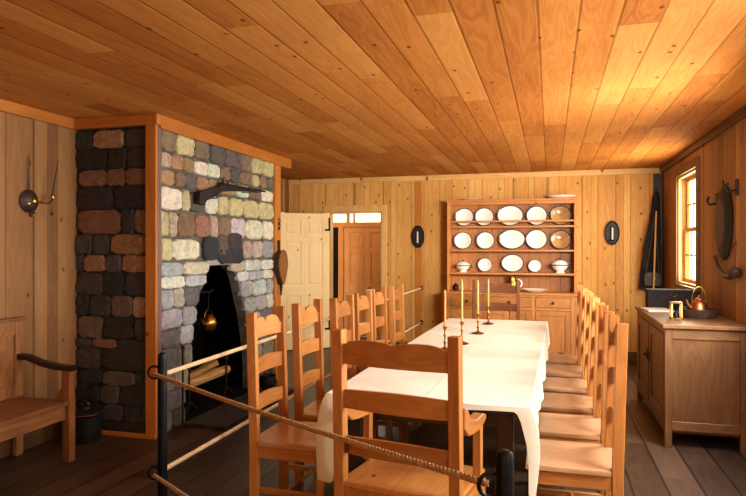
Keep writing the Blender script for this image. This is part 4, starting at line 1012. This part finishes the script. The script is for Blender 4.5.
# ------------------------------------------------------------------ rope barrier
def iron_post(label, x, y, top, rings, ang):
    t = thing('barrier_post', label, 'post', (x, y, 0), 0, 'iron posts of the rope barrier')
    b = bm_new(); add_lathe(b, [(0, .013), (.0225, .013), (.0225, top-.02), (.019, top-.006), (.010, top), (0, top)], 20); obj('shaft', b, M['iron'], t, True)
    b = bm_new(); add_lathe(b, [(0, 0), (.085, 0), (.085, .006), (.03, .0129), (0, .0129)], 28); obj('base_plate', b, M['iron'], t, True)
    for k, (z, dx, dy) in enumerate(rings):
        b = bm_new(); pts = []
        for i in range(21):
            a = 2*PI*i/20; c, s = math.cos(a)*.030, math.sin(a)*.030
            pts.append((dx*(1)+c*math.cos(ang), dy+c*math.sin(ang), z+s))
        add_tube(b, pts, .0055, 8, cap=False); add_tube(b, [(dx*.3, dy*.3, z), (dx*.62, dy*.62, z)], .006, 6); obj('ring', b, M['iron'], t, True)
    return t
PL = Vector((-1.80, 2.575, 0)); PR = Vector((-.107, 1.545, 0))
iron_post('black iron barrier post in front of the fireplace at left', PL.x, PL.y, 1.0, [(.905, -.032, -.018), (.42, -.032, -.018)], math.radians(16))
iron_post('black iron barrier post at the near end of the dining table', PR.x, PR.y, 1.005, [(.915, -.034, .0), (.42, -.034, .0)], math.radians(16))
def rope(label, p0, p1, sag, mat, r=.0092, pitch=.042):
    p0, p1 = Vector(p0), Vector(p1); L = (p1-p0).length; n = int(L/pitch*8)
    d = (p1-p0).normalized(); a = d.cross(Vector((0, 0, 1))).normalized(); c = d.cross(a)
    b = bm_new()
    for k in range(3):
        pts = []
        for i in range(n+1):
            t = i/n; ph = 2*PI*(t*L/pitch+k/3)
            q = p0.lerp(p1, t)-Vector((0, 0, sag*4*t*(1-t)))
            pts.append(q+(a*math.cos(ph)+c*math.sin(ph))*r*.55)
        add_tube(b, pts, r*.56, 6)
    o = obj('barrier_rope', b, M[mat], None, True); tag(o, label, 'rope', 'ropes of the barrier'); return o
rope('twisted hemp rope crossing in front of the near chairs between the two iron posts', (-1.826, 2.545, .90), (-.150, 1.553, .915), .012, 'rope')
rope('lower twisted hemp rope between the two iron posts, leaving the photo at its bottom', (-1.826, 2.545, .415), (-.150, 1.553, .42), .012, 'rope')
rope('brightly lit upper rope running beside the fireplace to the back wall', (-1.80, 2.602, .893), (-1.80, 8.79, .93), .0, 'rope_lit', .0115)
rope('brightly lit lower rope running beside the fireplace to the back wall', (-1.80, 2.602, .43), (-1.80, 8.79, .43), .0, 'rope_lit', .0115)
for z, w_ in ((.93, 'upper'), (.43, 'lower')):
    t = thing('wall_ring', 'iron ring on the back wall holding the end of the '+w_+' brightly lit rope', 'ring', (-1.80, YB-.03, z), 0, 'rope rings on the back wall')
    b = bm_new(); add_torus(b, .022, .005, (0, -.006, 0), 'X', 16, 8); obj('ring', b, M['iron'], t, True)
    part('plate', M['iron'], t, (-.02, .02, .008, .0135, -.03, .03))

# ------------------------------------------------------------------ outside ground seen through the windows
bm = bm_new(); add_box(bm, XR+.3, XR+25, -15, 25, -.6, -.5); struct('ground', bm, plain('outdoor_ground', (196, 190, 150), .9, noise=.2, nscale=1))

# ------------------------------------------------------------------ lights
def area(name, loc, rot, sx, sy, power, col):
    l = bpy.data.lights.new(name, 'AREA'); l.shape = 'RECTANGLE'; l.size = sx; l.size_y = sy; l.energy = power; l.color = col
    o = bpy.data.objects.new(name, l); C.objects.link(o); o.location = loc; o.rotation_euler = rot; return o
R90 = PI/2
TD = math.radians(68)
area('window_daylight', (XR+.05, 4.35, 1.62), (0, TD, 0), 1.1, .95, 112, (1.0, .98, .95))  # lamp in the added window, out of view
area('window_daylight', (XR+.05, 2.5, 1.62), (0, TD, 0), 1.1, .95, 105, (1.0, .98, .95))
area('window_daylight', (XR+.05, .3, 1.62), (0, TD, 0), 1.1, .95, 25, (1.0, .98, .95))
area('window_daylight', (XR+.035, 7.3, 1.72), (0, R90, 0), 1.1, .9, 55, (1.0, .92, .72))
area('room_fill', (-.2, YF+.3, 1.7), (-R90, 0, 0), 1.8, 1.0, 54, (1.0, .92, .76))
area('ceiling_bounce', (-.2, -.9, 1.55), (math.radians(-122), 0, 0), .8, .6, 55, (1, .86, .62))
area('hall_light', (-3.2, 11.0, 2.4), (0, 0, 0), .9, .5, 90, (1.0, .96, .84))
area('hall_front_light', (-2.6, 9.4, 2.45), (0, 0, 0), .5, .3, 7, (1.0, .95, .8))
lk_ = area('back_wall_fill', (1.1, 3.3, 1.95), (0, 0, 0), .6, .5, 32, (1.0, .95, .84)); lk_.data.spread = math.radians(75)  # unseen lamp added to brighten the back wall and dresser
lk_.rotation_euler = (Vector((-1.3, 8.8, 1.5))-Vector((1.1, 3.3, 1.95))).to_track_quat('-Z', 'Y').to_euler()
w = bpy.data.worlds.new('World'); scn.world = w; w.use_nodes = True
bg_ = w.node_tree.nodes['Background']; bg_.inputs[0].default_value = (1.0, .92, .70, 1); bg_.inputs[1].default_value = 6.5

# ------------------------------------------------------------------ camera
cam = bpy.data.cameras.new('camera'); co_ = bpy.data.objects.new('camera', cam); C.objects.link(co_)
co_.location = (0, 0, 1.5); co_.rotation_euler = (R90, 0, math.atan(177/615))
cam.sensor_width = 36; cam.lens = 36*615/746; cam.shift_y = 1/746; cam.clip_start = .05
scn.camera = co_
scn.view_settings.view_transform = 'Standard'; scn.view_settings.look = 'None'; scn.view_settings.exposure = 0.0
